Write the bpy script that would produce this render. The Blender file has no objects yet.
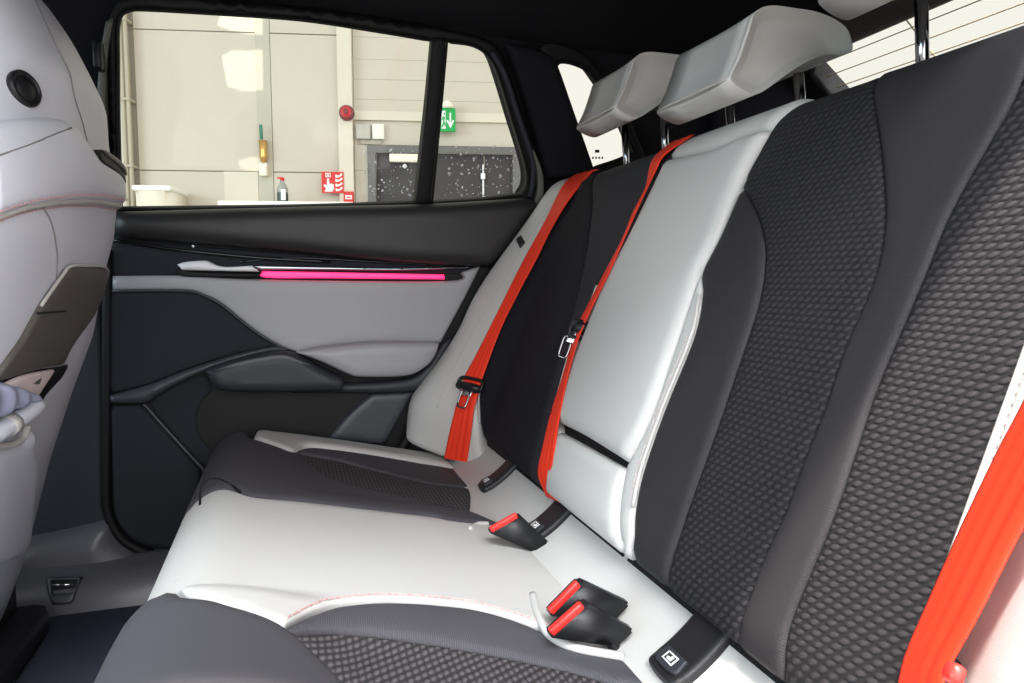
import bpy, bmesh, math, random
import numpy as np
from mathutils import Vector, Matrix
from mathutils.bvhtree import BVHTree
from mathutils.geometry import delaunay_2d_cdt

# ------------------------------------------------------------------ camera, world, lights
scene = bpy.context.scene
COL = scene.collection
PSI, TH, FPX = math.radians(17.7), math.radians(4.9), 700.0
CAM = np.array([0.0, 0.0, 1.0])
cam_data = bpy.data.cameras.new('camera')
cam_data.sensor_width = 36.0
cam_data.lens = FPX / 1024 * 36.0
cam_data.clip_start = 0.02
cam = bpy.data.objects.new('camera', cam_data)
cam.location = (0, 0, 1.0)
cam.rotation_euler = (math.pi / 2 - TH, 0, -PSI)
COL.objects.link(cam)
scene.camera = cam

scene.view_settings.view_transform = 'Standard'
scene.view_settings.look = 'None'
scene.view_settings.gamma = 1.0
scene.view_settings.exposure = 0.0

world = bpy.data.worlds.new('hall_ambience')
scene.world = world
world.use_nodes = True
wb = world.node_tree.nodes['Background']
wb.inputs['Color'].default_value = (1.0, 0.972, 0.89, 1)
wb.inputs['Strength'].default_value = 1.0


def area(name, loc, target, sx, sy, power, color=(1, 1, 1), spread=math.pi):
    l = bpy.data.lights.new(name, 'AREA')
    l.shape = 'RECTANGLE'
    l.size, l.size_y, l.energy, l.color, l.spread = sx, sy, power, color, spread
    o = bpy.data.objects.new(name, l)
    o.location = loc
    o.rotation_euler = (Vector(target) - Vector(loc)).to_track_quat('-Z', 'Y').to_euler()
    COL.objects.link(o)
    return o


# assumed lamps above the photographer's side, and assumed bluish light ahead of the car
area('assumed_lamp_strip', (0.2, -0.85, 5.4), (0.3, 0.3, 0.7), 1.6, 0.12, 125, (1, 0.9, 0.84), math.radians(60))  # assumed overhead lamp, inferred from the lit edge on the near seat
area('assumed_lamp_row', (-0.3, -2.6, 5.0), (0.1, .9, 0.65), 4.0, 1.6, 80, (0.95, 0.97, 1), math.radians(60))  # assumed overhead row, added to brighten the cushion; no such lamps are known
area('near_side_fill', (0.2, -5.0, 2.7), (0.2, 1.0, 0.8), 9.0, 3.6, 430, (0.93, 0.95, 1))  # added soft fill for the interior; no window front is known there
area('assumed_front_light', (-6.0, -0.5, 2.6), (0, 1.0, 0.9), 4.0, 2.5, 300, (0.66, 0.86, 1))  # assumed source for the bluish light from ahead; no gate is known there

# ------------------------------------------------------------------ measuring: photograph point -> real surface
_f = np.array([math.sin(PSI) * math.cos(TH), math.cos(PSI) * math.cos(TH), -math.sin(TH)])
_r = np.array([math.cos(PSI), -math.sin(PSI), 0])
_u = np.array([math.sin(PSI) * math.sin(TH), math.cos(PSI) * math.sin(TH), math.cos(TH)])


def ray(x, y):
    return (x - 512) / FPX * _r - (y - 341.5) / FPX * _u + _f


def on_plane(x, y, o, n):
    d = ray(x, y)
    o = np.array(o, float); n = np.array(n, float)
    return CAM + d * ((o - CAM) @ n) / (d @ n)


def at_y(x, y, Y): return on_plane(x, y, (0, Y, 0), (0, 1, 0))
def at_z(x, y, Z): return on_plane(x, y, (0, 0, Z), (0, 0, 1))
def at_x(x, y, X): return on_plane(x, y, (X, 0, 0), (1, 0, 0))


def project(P):
    q = P - CAM
    d = q @ _f
    d = np.where(d < 0.02, 0.02, d)
    return np.stack([512 + FPX * (q @ _r) / d, 341.5 - FPX * (q @ _u) / d], -1)


def sstep(a, b, x):
    t = np.clip((np.asarray(x, float) - a) / (b - a), 0, 1)
    return t * t * (3 - 2 * t)


class Surf:
    """a real curved surface S(s,t) in metres, with a normal, that panels are laid on"""
    def __init__(self, fn, srange, trange, ns=70, nt=70):
        self.fn, self.sr, self.tr, self.ns, self.nt = fn, srange, trange, ns, nt
        self.cache = {}

    def pn(self, s, t):
        s = np.asarray(s, float); t = np.asarray(t, float)
        e = 1e-3
        P = self.fn(s, t)
        ds = self.fn(s + e, t) - self.fn(s - e, t)
        dt = self.fn(s, t + e) - self.fn(s, t - e)
        N = np.cross(ds, dt)
        N /= np.linalg.norm(N, axis=-1, keepdims=True) + 1e-12
        return P, N * self.sign

    sign = 1.0

    def grid(self, h):
        k = round(h, 4)
        if k not in self.cache:
            ss = np.linspace(*self.sr, self.ns); tt = np.linspace(*self.tr, self.nt)
            S, T = np.meshgrid(ss, tt, indexing='ij')
            S = S.ravel(); T = T.ravel()
            P, N = self.pn(S, T)
            P = P + N * h
            faces = []
            for i in range(self.ns - 1):
                for j in range(self.nt - 1):
                    a = i * self.nt + j
                    b = a + self.nt
                    faces.append((a, b, b + 1)); faces.append((a, b + 1, a + 1))
            self.cache[k] = (S, T, P, faces, BVHTree.FromPolygons(P.tolist(), faces), project(P))
        return self.cache[k]

    def hit(self, x, y, h=0.0):
        S, T, P, faces, bvh, px = self.grid(h)
        d = Vector(ray(x, y)).normalized()
        loc, n, idx, dist = bvh.ray_cast(Vector(CAM), d)
        if idx is None:
            i = int(np.argmin(((px - (x, y)) ** 2).sum(-1)))
            return float(S[i]), float(T[i])
        a, b, c = faces[idx]
        A, B_, C_ = P[a], P[b], P[c]
        v0, v1, v2 = B_ - A, C_ - A, np.array(loc) - A
        d00, d01, d11, d20, d21 = v0 @ v0, v0 @ v1, v1 @ v1, v2 @ v0, v2 @ v1
        den = d00 * d11 - d01 * d01 + 1e-18
        v = (d11 * d20 - d01 * d21) / den
        w = (d00 * d21 - d01 * d20) / den
        u = 1 - v - w
        return float(u * S[a] + v * S[b] + w * S[c]), float(u * T[a] + v * T[b] + w * T[c])

    def pts(self, pxs, h=0.0):
        return [self.hit(x, y, h) for x, y in pxs]


def plane_surf(o, es, et, srange, trange, H=None, n=None):
    o = np.array(o, float); es = np.array(es, float); et = np.array(et, float)
    es /= np.linalg.norm(es); et /= np.linalg.norm(et)
    nn = np.cross(es, et)
    sg = 1.0
    if n is not None and nn @ np.array(n, float) < 0:
        nn = -nn; sg = -1.0

    def fn(s, t):
        s = np.asarray(s, float)[..., None]; t = np.asarray(t, float)[..., None]
        P = o + s * es + t * et
        if H is not None:
            P = P + nn * H(s, t)
        return P
    S = Surf(fn, srange, trange)
    S.sign = sg
    return S


def spline(pts, per=6):
    """Catmull-Rom through 2D/3D points, open"""
    P = np.array(pts, float)
    if len(P) < 3:
        return P
    Q = np.vstack([2 * P[0] - P[1], P, 2 * P[-1] - P[-2]])
    out = []
    for i in range(1, len(Q) - 2):
        p0, p1, p2, p3 = Q[i - 1], Q[i], Q[i + 1], Q[i + 2]
        for k in range(per):
            t = k / per
            out.append(0.5 * ((2 * p1) + (-p0 + p2) * t + (2 * p0 - 5 * p1 + 4 * p2 - p3) * t * t
                              + (-p0 + 3 * p1 - 3 * p2 + p3) * t ** 3))
    out.append(P[-1])
    return np.array(out)


def loop(*curves, per=6):
    """closed outline out of smooth curves that meet in corners"""
    out = []
    for c in curves:
        q = spline(c, per)
        out += [tuple(p) for p in q]
    res = []
    for p in out:
        if not res or math.hypot(p[0] - res[-1][0], p[1] - res[-1][1]) > 5e-4:
            res.append(p)
    while len(res) > 3 and math.hypot(res[0][0] - res[-1][0], res[0][1] - res[-1][1]) < 5e-4:
        res.pop()
    return res


# ------------------------------------------------------------------ materials
MATS = {}


def nd(nt, typ, **kw):
    n = nt.nodes.new(typ)
    for k, v in kw.items():
        setattr(n, k, v)
    return n


def base_mat(name, color, rough=0.5, metal=0.0, spec=0.5):
    m = bpy.data.materials.new(name)
    m.use_nodes = True
    b = m.node_tree.nodes['Principled BSDF']
    b.inputs['Base Color'].default_value = (*color, 1)
    b.inputs['Roughness'].default_value = rough
    b.inputs['Metallic'].default_value = metal
    b.inputs['Specular IOR Level'].default_value = spec
    MATS[name] = m
    return m, m.node_tree, b


def srgb(r, g, b):
    return tuple((c / 255 / 12.92 if c / 255 <= 0.04045 else ((c / 255 + 0.055) / 1.055) ** 2.4) for c in (r, g, b))


def grain(name, color, rough=0.5, scale=400, bump=0.15, vary=0.08, spec=0.4, metal=0.0, tex='NOISE', dist=0.001):
    """coloured material with fine procedural grain"""
    m, nt, b = base_mat(name, color, rough, metal, spec)
    tc = nd(nt, 'ShaderNodeTexCoord')
    if tex == 'NOISE':
        t = nd(nt, 'ShaderNodeTexNoise')
        t.inputs['Scale'].default_value = scale
        t.inputs['Detail'].default_value = 3
        out = t.outputs['Fac']
    else:
        t = nd(nt, 'ShaderNodeTexVoronoi')
        t.inputs['Scale'].default_value = scale
        out = t.outputs['Distance']
    nt.links.new(tc.outputs['Object'], t.inputs['Vector'])
    t2 = nd(nt, 'ShaderNodeTexNoise')
    t2.inputs['Scale'].default_value = 7
    t2.inputs['Detail'].default_value = 4
    nt.links.new(tc.outputs['Object'], t2.inputs['Vector'])
    mx = nd(nt, 'ShaderNodeMix', data_type='RGBA')
    mx.inputs[6].default_value = (*[c * (1 - vary) for c in color], 1)
    mx.inputs[7].default_value = (*[min(1, c * (1 + vary)) for c in color], 1)
    nt.links.new(t2.outputs['Fac'], mx.inputs[0])
    nt.links.new(mx.outputs[2], b.inputs['Base Color'])
    bp = nd(nt, 'ShaderNodeBump')
    bp.inputs['Strength'].default_value = bump
    bp.inputs['Distance'].default_value = dist
    nt.links.new(out, bp.inputs['Height'])
    nt.links.new(bp.outputs['Normal'], b.inputs['Normal'])
    return m


def mnode(nt, op, a, b=None, c=None):
    n = nd(nt, 'ShaderNodeMath', operation=op)
    for i, v in enumerate((a, b, c)):
        if v is None:
            continue
        if isinstance(v, (int, float)):
            n.inputs[i].default_value = v
        else:
            nt.links.new(v, n.inputs[i])
    return n.outputs[0]


def knit(name, dark, light, su, sv, rough=0.8, bump=0.6, dist=0.002, sheen=0.0):
    """knitted fabric: staggered rows of oval stitches laid out in metres on the cloth's own UV"""
    m, nt, b = base_mat(name, light, rough, 0, 0.25)
    uv = nd(nt, 'ShaderNodeUVMap')
    sp = nd(nt, 'ShaderNodeSeparateXYZ')
    nt.links.new(uv.outputs[0], sp.inputs[0])
    u = mnode(nt, 'DIVIDE', sp.outputs[0], su)
    v = mnode(nt, 'DIVIDE', sp.outputs[1], sv)
    row = mnode(nt, 'FLOOR', v)
    par = mnode(nt, 'MULTIPLY', mnode(nt, 'MODULO', mnode(nt, 'ADD', row, 1000), 2.0), 0.5)
    fu = mnode(nt, 'SUBTRACT', mnode(nt, 'FRACT', mnode(nt, 'ADD', u, mnode(nt, 'ADD', par, 1000))), 0.5)
    fv = mnode(nt, 'SUBTRACT', mnode(nt, 'FRACT', mnode(nt, 'ADD', v, 1000)), 0.5)
    # stitches lean: shear the cell a little
    fv2 = mnode(nt, 'ADD', fv, mnode(nt, 'MULTIPLY', fu, 0.55))
    e = mnode(nt, 'SQRT', mnode(nt, 'ADD', mnode(nt, 'POWER', mnode(nt, 'MULTIPLY', fu, 1.75), 2.0),
                                mnode(nt, 'POWER', mnode(nt, 'MULTIPLY', fv2, 1.9), 2.0)))
    mr = nd(nt, 'ShaderNodeMapRange', interpolation_type='SMOOTHSTEP')
    mr.inputs['From Min'].default_value = 1.0
    mr.inputs['From Max'].default_value = 0.25
    nt.links.new(e, mr.inputs['Value'])
    # thread inside each stitch
    nz = nd(nt, 'ShaderNodeTexNoise')
    nz.inputs['Scale'].default_value = 900
    nt.links.new(uv.outputs[0], nz.inputs['Vector'])
    hgt = mnode(nt, 'ADD', mr.outputs[0], mnode(nt, 'MULTIPLY', nz.outputs['Fac'], 0.25))
    mx = nd(nt, 'ShaderNodeMix', data_type='RGBA')
    mx.inputs[6].default_value = (*dark, 1)
    mx.inputs[7].default_value = (*light, 1)
    nt.links.new(mr.outputs[0], mx.inputs[0])
    nt.links.new(mx.outputs[2], b.inputs['Base Color'])
    bp = nd(nt, 'ShaderNodeBump')
    bp.inputs['Strength'].default_value = bump
    bp.inputs['Distance'].default_value = dist
    nt.links.new(hgt, bp.inputs['Height'])
    nt.links.new(bp.outputs['Normal'], b.inputs['Normal'])
    b.inputs['Sheen Weight'].default_value = sheen
    return m


def ribbed(name, color, pitch, axis=0, rough=0.7, bump=0.4, dist=0.0006, vary=0.25, spec=0.3):
    """woven cloth with fine ribs in metres on its own UV"""
    m, nt, b = base_mat(name, color, rough, 0, spec)
    uv = nd(nt, 'ShaderNodeUVMap')
    sp = nd(nt, 'ShaderNodeSeparateXYZ')
    nt.links.new(uv.outputs[0], sp.inputs[0])
    w = mnode(nt, 'SINE', mnode(nt, 'MULTIPLY', sp.outputs[axis], 2 * math.pi / pitch))
    w = mnode(nt, 'MULTIPLY_ADD', w, 0.5, 0.5)
    mx = nd(nt, 'ShaderNodeMix', data_type='RGBA')
    mx.inputs[6].default_value = (*[c * (1 - vary) for c in color], 1)
    mx.inputs[7].default_value = (*[min(1, c * (1 + vary)) for c in color], 1)
    nt.links.new(w, mx.inputs[0])
    nt.links.new(mx.outputs[2], b.inputs['Base Color'])
    nz = nd(nt, 'ShaderNodeTexNoise')
    nz.inputs['Scale'].default_value = 700
    nt.links.new(uv.outputs[0], nz.inputs['Vector'])
    bp = nd(nt, 'ShaderNodeBump')
    bp.inputs['Strength'].default_value = bump
    bp.inputs['Distance'].default_value = dist
    nt.links.new(mnode(nt, 'ADD', w, mnode(nt, 'MULTIPLY', nz.outputs['Fac'], 0.5)), bp.inputs['Height'])
    nt.links.new(bp.outputs['Normal'], b.inputs['Normal'])
    return m


LEATHER = grain('grey_leather', srgb(188, 187, 184), 0.42, 900, 0.12, 0.03, 0.45, tex='VORONOI', dist=0.0006)
LEATHER_F = grain('front_leather', srgb(204, 205, 214), 0.4, 900, 0.12, 0.03, 0.45, tex='VORONOI', dist=0.0006)
PIPING = grain('grey_piping', srgb(180, 177, 173), 0.5, 600, 0.1, 0.03)
SEAMLINE = grain('leather_seam', srgb(128, 126, 126), 0.6, 300, 0.1, 0.05)
STITCH = grain('pink_stitch', srgb(208, 160, 156), 0.7, 300, 0.1, 0.1)
KNIT = knit('charcoal_knit', srgb(26, 25, 27), srgb(48, 46, 48), 0.0098, 0.0063)
KNIT_C = knit('cushion_knit', srgb(48, 46, 49), srgb(92, 89, 92), 0.0105, 0.0068)
KNIT_FINE = knit('fine_knit', srgb(17, 18, 24), srgb(31, 32, 40), 0.006, 0.006, bump=0.35, dist=0.001)
CLOTH = ribbed('charcoal_cloth', srgb(38, 39, 46), 0.0024, 1, bump=0.3, vary=0.12)
CLOTH_RIB = ribbed('ribbed_charcoal_cloth', srgb(40, 38, 40), 0.0020, 1, bump=0.25, vary=0.10, dist=0.0006)
CLOTH_C = ribbed('cushion_cloth', srgb(70, 69, 74), 0.0022, 1, bump=0.35, vary=0.2)
STITCH_PALE = grain('pale_stitch', srgb(196, 180, 176), 0.7, 300, 0.1, 0.1)
CLOTH_FRONT = grain('smooth_charcoal_cloth', srgb(68, 67, 72), 0.75, 900, 0.2, 0.08, 0.3)
RED = ribbed('red_webbing', srgb(240, 60, 32), 0.0016, 1, rough=0.55, bump=0.15, vary=0.06, dist=0.0003)
_nt = RED.node_tree
_b = _nt.nodes['Principled BSDF']
_src = _b.inputs['Base Color'].links[0].from_socket
_uv = [n for n in _nt.nodes if n.type == 'SEPXYZ'][0]
_st = mnode(_nt, 'POWER', mnode(_nt, 'MULTIPLY_ADD', mnode(_nt, 'COSINE', mnode(_nt, 'MULTIPLY', _uv.outputs[0], 2 * math.pi * 4 / .047)), .5, .5), 3.0)
_mx = nd(_nt, 'ShaderNodeMix', data_type='RGBA')
_mx.inputs[7].default_value = (*srgb(204, 34, 18), 1)
_nt.links.new(_src, _mx.inputs[6])
_nt.links.new(mnode(_nt, 'MULTIPLY', _st, .5), _mx.inputs[0])
_nt.links.new(_mx.outputs[2], _b.inputs['Base Color'])
BLACK = grain('black_plastic', srgb(24, 24, 27), 0.45, 500, 0.15, 0.1, 0.4)
BLACK_GLOSS = grain('glossy_black', srgb(16, 16, 18), 0.2, 300, 0.02, 0.1, 0.5)
RUBBER = grain('black_rubber', srgb(13, 13, 15), 0.6, 300, 0.1, 0.1, 0.3)
DOOR_PLASTIC = grain('door_plastic', srgb(42, 44, 50), 0.5, 700, 0.2, 0.06, 0.4)
DOOR_TRIM = grain('door_trim_plastic', srgb(58, 60, 66), 0.42, 700, 0.12, 0.05, 0.45)
DOOR_FABRIC = grain('door_fabric', srgb(33, 35, 42), 0.8, 1200, 0.3, 0.12, 0.3)
SILL_SOFT = grain('soft_sill', srgb(36, 35, 35), 0.5, 700, 0.15, 0.06, 0.5)
DOOR_GREY = grain('door_grey_leather', srgb(152, 152, 155), 0.42, 900, 0.1, 0.03, 0.45, tex='VORONOI', dist=0.0005)
CHROME = grain('satin_chrome', (0.75, 0.75, 0.77), 0.2, 60, 0.02, 0.03, 0.5, metal=1.0)
POST = grain('darkened_chrome', (0.30, 0.30, 0.32), 0.12, 60, 0.0, 0.03, 0.5, metal=1.0)  # colour darkened to stand in for dark reflections in the chrome posts
SATIN = grain('satin_silver', (0.86, 0.86, 0.88), 0.35, 60, 0.02, 0.03, 0.5, metal=0.0)
HEADLINER = grain('black_headliner', srgb(26, 26, 31), 0.9, 900, 0.3, 0.1, 0.2)
PILLAR = grain('pillar_trim', srgb(42, 45, 54), 0.65, 600, 0.2, 0.06, 0.35)
PILLAR_GREY = grain('grey_pillar_edge', srgb(104, 106, 100), 0.5, 400, 0.1, 0.05)
SILL_PLASTIC = grain('sill_plastic', srgb(92, 91, 98), 0.35, 600, 0.15, 0.06, 0.5)
CARPET = grain('dark_carpet', srgb(66, 68, 82), 0.95, 500, 0.9, 0.3, 0.1, dist=0.004)
BROWN_TRIM = grain('brown_grey_trim', srgb(92, 84, 80), 0.5, 400, 0.1, 0.05)
SEATBACK_TRIM = grain('taupe_trim', srgb(84, 79, 74), 0.5, 700, 0.15, 0.05, 0.4)
SYMBOL = grain('white_print', srgb(225, 225, 222), 0.6, 100, 0.02, 0.02)
PAPER = grain('paper', srgb(205, 188, 186), 0.6, 60, 0.05, 0.08)
BLUECLOTH = grain('blue_grey_cloth', srgb(150, 152, 176), 0.7, 500, 0.2, 0.06)
WALL = grain('hall_wall', srgb(198, 191, 175), 0.8, 60, 0.05, 0.03, 0.2)
WALL_DARK = grain('hall_wall_joint', srgb(158, 152, 138), 0.9, 60, 0.05, 0.05, 0.1)
WALL_PILLAR = grain('hall_pillar_grey', srgb(186, 181, 165), 0.8, 60, 0.05, 0.03, 0.2)
WALL_LIGHT = grain('hall_pillar_cream', srgb(212, 205, 187), 0.7, 60, 0.05, 0.03, 0.2)
WHITE = grain('white_plastic', srgb(244, 242, 234), 0.4, 60, 0.03, 0.02, 0.4)
OFFWHITE = grain('cream_plastic', srgb(238, 232, 212), 0.5, 60, 0.03, 0.03, 0.4)
GREYBOX = grain('grey_box', srgb(180, 176, 165), 0.5, 60, 0.03, 0.03, 0.4)
PIPE = grain('painted_pipe', srgb(178, 170, 150), 0.5, 60, 0.05, 0.04, 0.3)
SIGNRED = grain('sign_red', srgb(206, 48, 40), 0.5, 60, 0.03, 0.04, 0.4)
DOME_RED = grain('dome_red', srgb(200, 24, 40), 0.25, 60, 0.03, 0.04, 0.5)
DARKRED = grain('dark_red', srgb(110, 14, 24), 0.4, 60, 0.03, 0.04, 0.5)
SIGNGREEN = grain('sign_green', srgb(10, 158, 72), 0.5, 60, 0.03, 0.03, 0.4)
HALLDOOR = grain('charcoal_door', srgb(64, 61, 60), 0.6, 80, 0.1, 0.06, 0.3)
HALLFRAME = grain('grey_door_frame', srgb(104, 102, 99), 0.5, 80, 0.05, 0.04, 0.3)
BRASS = grain('brass', srgb(196, 158, 92), 0.3, 60, 0.05, 0.08, 0.5, metal=0.7)
GREENMETAL = grain('green_handle', srgb(60, 128, 104), 0.45, 60, 0.03, 0.05)
BOTTLE = grain('grey_bottle', srgb(150, 152, 146), 0.25, 60, 0.03, 0.05, 0.5)
BOTTLE_DARK = grain('dark_liquid', srgb(56, 70, 66), 0.3, 60, 0.03, 0.1, 0.5)
CONCRETE = grain('hall_floor', srgb(186, 184, 176), 0.6, 20, 0.1, 0.08, 0.3)
BODY = grain('car_body', srgb(60, 60, 64), 0.4, 20, 0.02, 0.03)
WIRE = grain('heating_wire', srgb(205, 182, 140), 0.6, 60, 0.02, 0.05)
DROP = base_mat('water_drop', (1, 1, 1), 0.15, 0, 1.0)[0]  # plain white colour stands in for light refracted by the drops

m, nt, b = base_mat('pink_light', (1, 0.02, 0.25), 0.4)
b.inputs['Emission Color'].default_value = (1.0, 0.035, 0.16, 1)
b.inputs['Emission Strength'].default_value = 1.3
PINK = m


def thin_glass(name, tint):
    m = bpy.data.materials.new(name)
    m.use_nodes = True
    nt = m.node_tree
    nt.nodes.clear()
    out = nd(nt, 'ShaderNodeOutputMaterial')
    tr = nd(nt, 'ShaderNodeBsdfTransparent')
    tr.inputs['Color'].default_value = (*tint, 1)
    gl = nd(nt, 'ShaderNodeBsdfGlossy')
    gl.inputs['Roughness'].default_value = 0.02
    fr = nd(nt, 'ShaderNodeFresnel')
    fr.inputs['IOR'].default_value = 1.35
    mx = nd(nt, 'ShaderNodeMixShader')
    nt.links.new(fr.outputs[0], mx.inputs[0])
    nt.links.new(tr.outputs[0], mx.inputs[1])
    nt.links.new(gl.outputs[0], mx.inputs[2])
    nt.links.new(mx.outputs[0], out.inputs[0])
    return m


GLASS = thin_glass('window_glass', (0.95, 0.96, 0.94))

# ------------------------------------------------------------------ object helpers


def link_mesh(name, me, mat, parent=None, smooth=True):
    o = bpy.data.objects.new(name, me)
    COL.objects.link(o)
    if mat is not None and len(me.materials) == 0:
        me.materials.append(mat)
    if smooth:
        me.polygons.foreach_set('use_smooth', [True] * len(me.polygons))
    if parent is not None:
        o.parent = parent
        o.matrix_parent_inverse = PINV.get(parent.name, Matrix())
    return o


PINV = {}


def tag(o, label, cat, group=None):
    o['label'] = label
    o['category'] = cat
    if group:
        o['group'] = group
    return o


def structure(o):
    o['kind'] = 'structure'
    return o


def stuff(o):
    o['kind'] = 'stuff'
    return o


def empty(name, loc):
    o = bpy.data.objects.new(name, None)
    o.empty_display_size = 0.05
    o.location = loc
    COL.objects.link(o)
    PINV[o.name] = Matrix.Translation(-Vector(loc))
    return o


def thing(name, label, cat, loc, group=None):
    return tag(empty(name, loc), label, cat, group)


def from_bm(name, bm, mat, parent=None, smooth=True):
    me = bpy.data.meshes.new(name)
    bm.to_mesh(me)
    bm.free()
    return link_mesh(name, me, mat, parent, smooth)


def box_bm(c, s, bevel=0.0, rot=None, segs=2):
    bm = bmesh.new()
    bmesh.ops.create_cube(bm, size=1.0)
    for v in bm.verts:
        v.co = Vector((v.co.x * s[0], v.co.y * s[1], v.co.z * s[2]))
    if bevel > 0:
        bmesh.ops.bevel(bm, geom=bm.edges[:], offset=bevel, segments=segs, affect='EDGES', profile=0.5)
    M = Matrix.Translation(Vector(c)) @ (rot.to_4x4() if rot is not None else Matrix())
    bm.transform(M)
    return bm


def axes(x, y, z):
    return Matrix((tuple(x), tuple(y), tuple(z))).transposed()


def box(name, c, s, mat, parent=None, bevel=0.0, rot=None, segs=2):
    return from_bm(name, box_bm(c, s, bevel, rot, segs), mat, parent, smooth=False if bevel == 0 else True)


def tube_mesh(name, pts, r, seg=8, closed=False):
    P = np.array(pts, float)
    n = len(P)
    rr = np.full(n, r) if np.isscalar(r) else np.array(r)
    T = np.gradient(P, axis=0) if not closed else np.roll(P, -1, 0) - np.roll(P, 1, 0)
    T /= np.linalg.norm(T, axis=1, keepdims=True) + 1e-12
    ref = np.array([0.13, 0.31, 0.94])
    if abs(T[0] @ ref) > 0.9:
        ref = np.array([0.9, 0.3, 0.1])
    N = np.cross(T[0], ref); N /= np.linalg.norm(N)
    verts, faces = [], []
    for i in range(n):
        N = N - T[i] * (N @ T[i]); N /= np.linalg.norm(N) + 1e-12
        Bn = np.cross(T[i], N)
        for k in range(seg):
            a = 2 * math.pi * k / seg
            verts.append(tuple(P[i] + rr[i] * (math.cos(a) * N + math.sin(a) * Bn)))
    m_ = n if closed else n - 1
    for i in range(m_):
        for k in range(seg):
            a = i * seg + k; b_ = i * seg + (k + 1) % seg
            c = ((i + 1) % n) * seg + (k + 1) % seg; d = ((i + 1) % n) * seg + k
            faces.append((a, b_, c, d))
    if not closed:
        faces.append(tuple(range(seg))[::-1])
        faces.append(tuple((n - 1) * seg + k for k in range(seg)))
    me = bpy.data.meshes.new(name)
    me.from_pydata(verts, [], faces)
    return me


def tube(name, pts, r, mat, parent=None, seg=8, closed=False):
    return link_mesh(name, tube_mesh(name, pts, r, seg, closed), mat, parent)


def seg_dist(Q, L):
    """distance of points Q to closed polyline L"""
    A = L; B_ = np.roll(L, -1, 0)
    D = B_ - A
    L2 = (D ** 2).sum(1) + 1e-18
    out = np.full(len(Q), 1e9)
    for i in range(0, len(Q), 2000):
        q = Q[i:i + 2000, None, :]
        t = np.clip(((q - A) * D).sum(-1) / L2, 0, 1)
        d = np.sqrt((((A + t[..., None] * D) - q) ** 2).sum(-1))
        out[i:i + 2000] = d.min(1)
    return out


def inside(Q, L):
    x, y = Q[:, 0][:, None], Q[:, 1][:, None]
    ax, ay = L[:, 0], L[:, 1]
    bx, by = np.roll(ax, -1), np.roll(ay, -1)
    c = ((ay > y) != (by > y)) & (x < (bx - ax) * (y - ay) / (by - ay + 1e-18) + ax)
    return c.sum(1) % 2 == 1


def resample(L, step):
    L = np.array(L, float)
    out = []
    for i in range(len(L)):
        a, b_ = L[i], L[(i + 1) % len(L)]
        k = max(1, int(np.linalg.norm(b_ - a) / step + 0.5))
        for j in range(k):
            out.append(a + (b_ - a) * j / k)
    return np.array(out)


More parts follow.
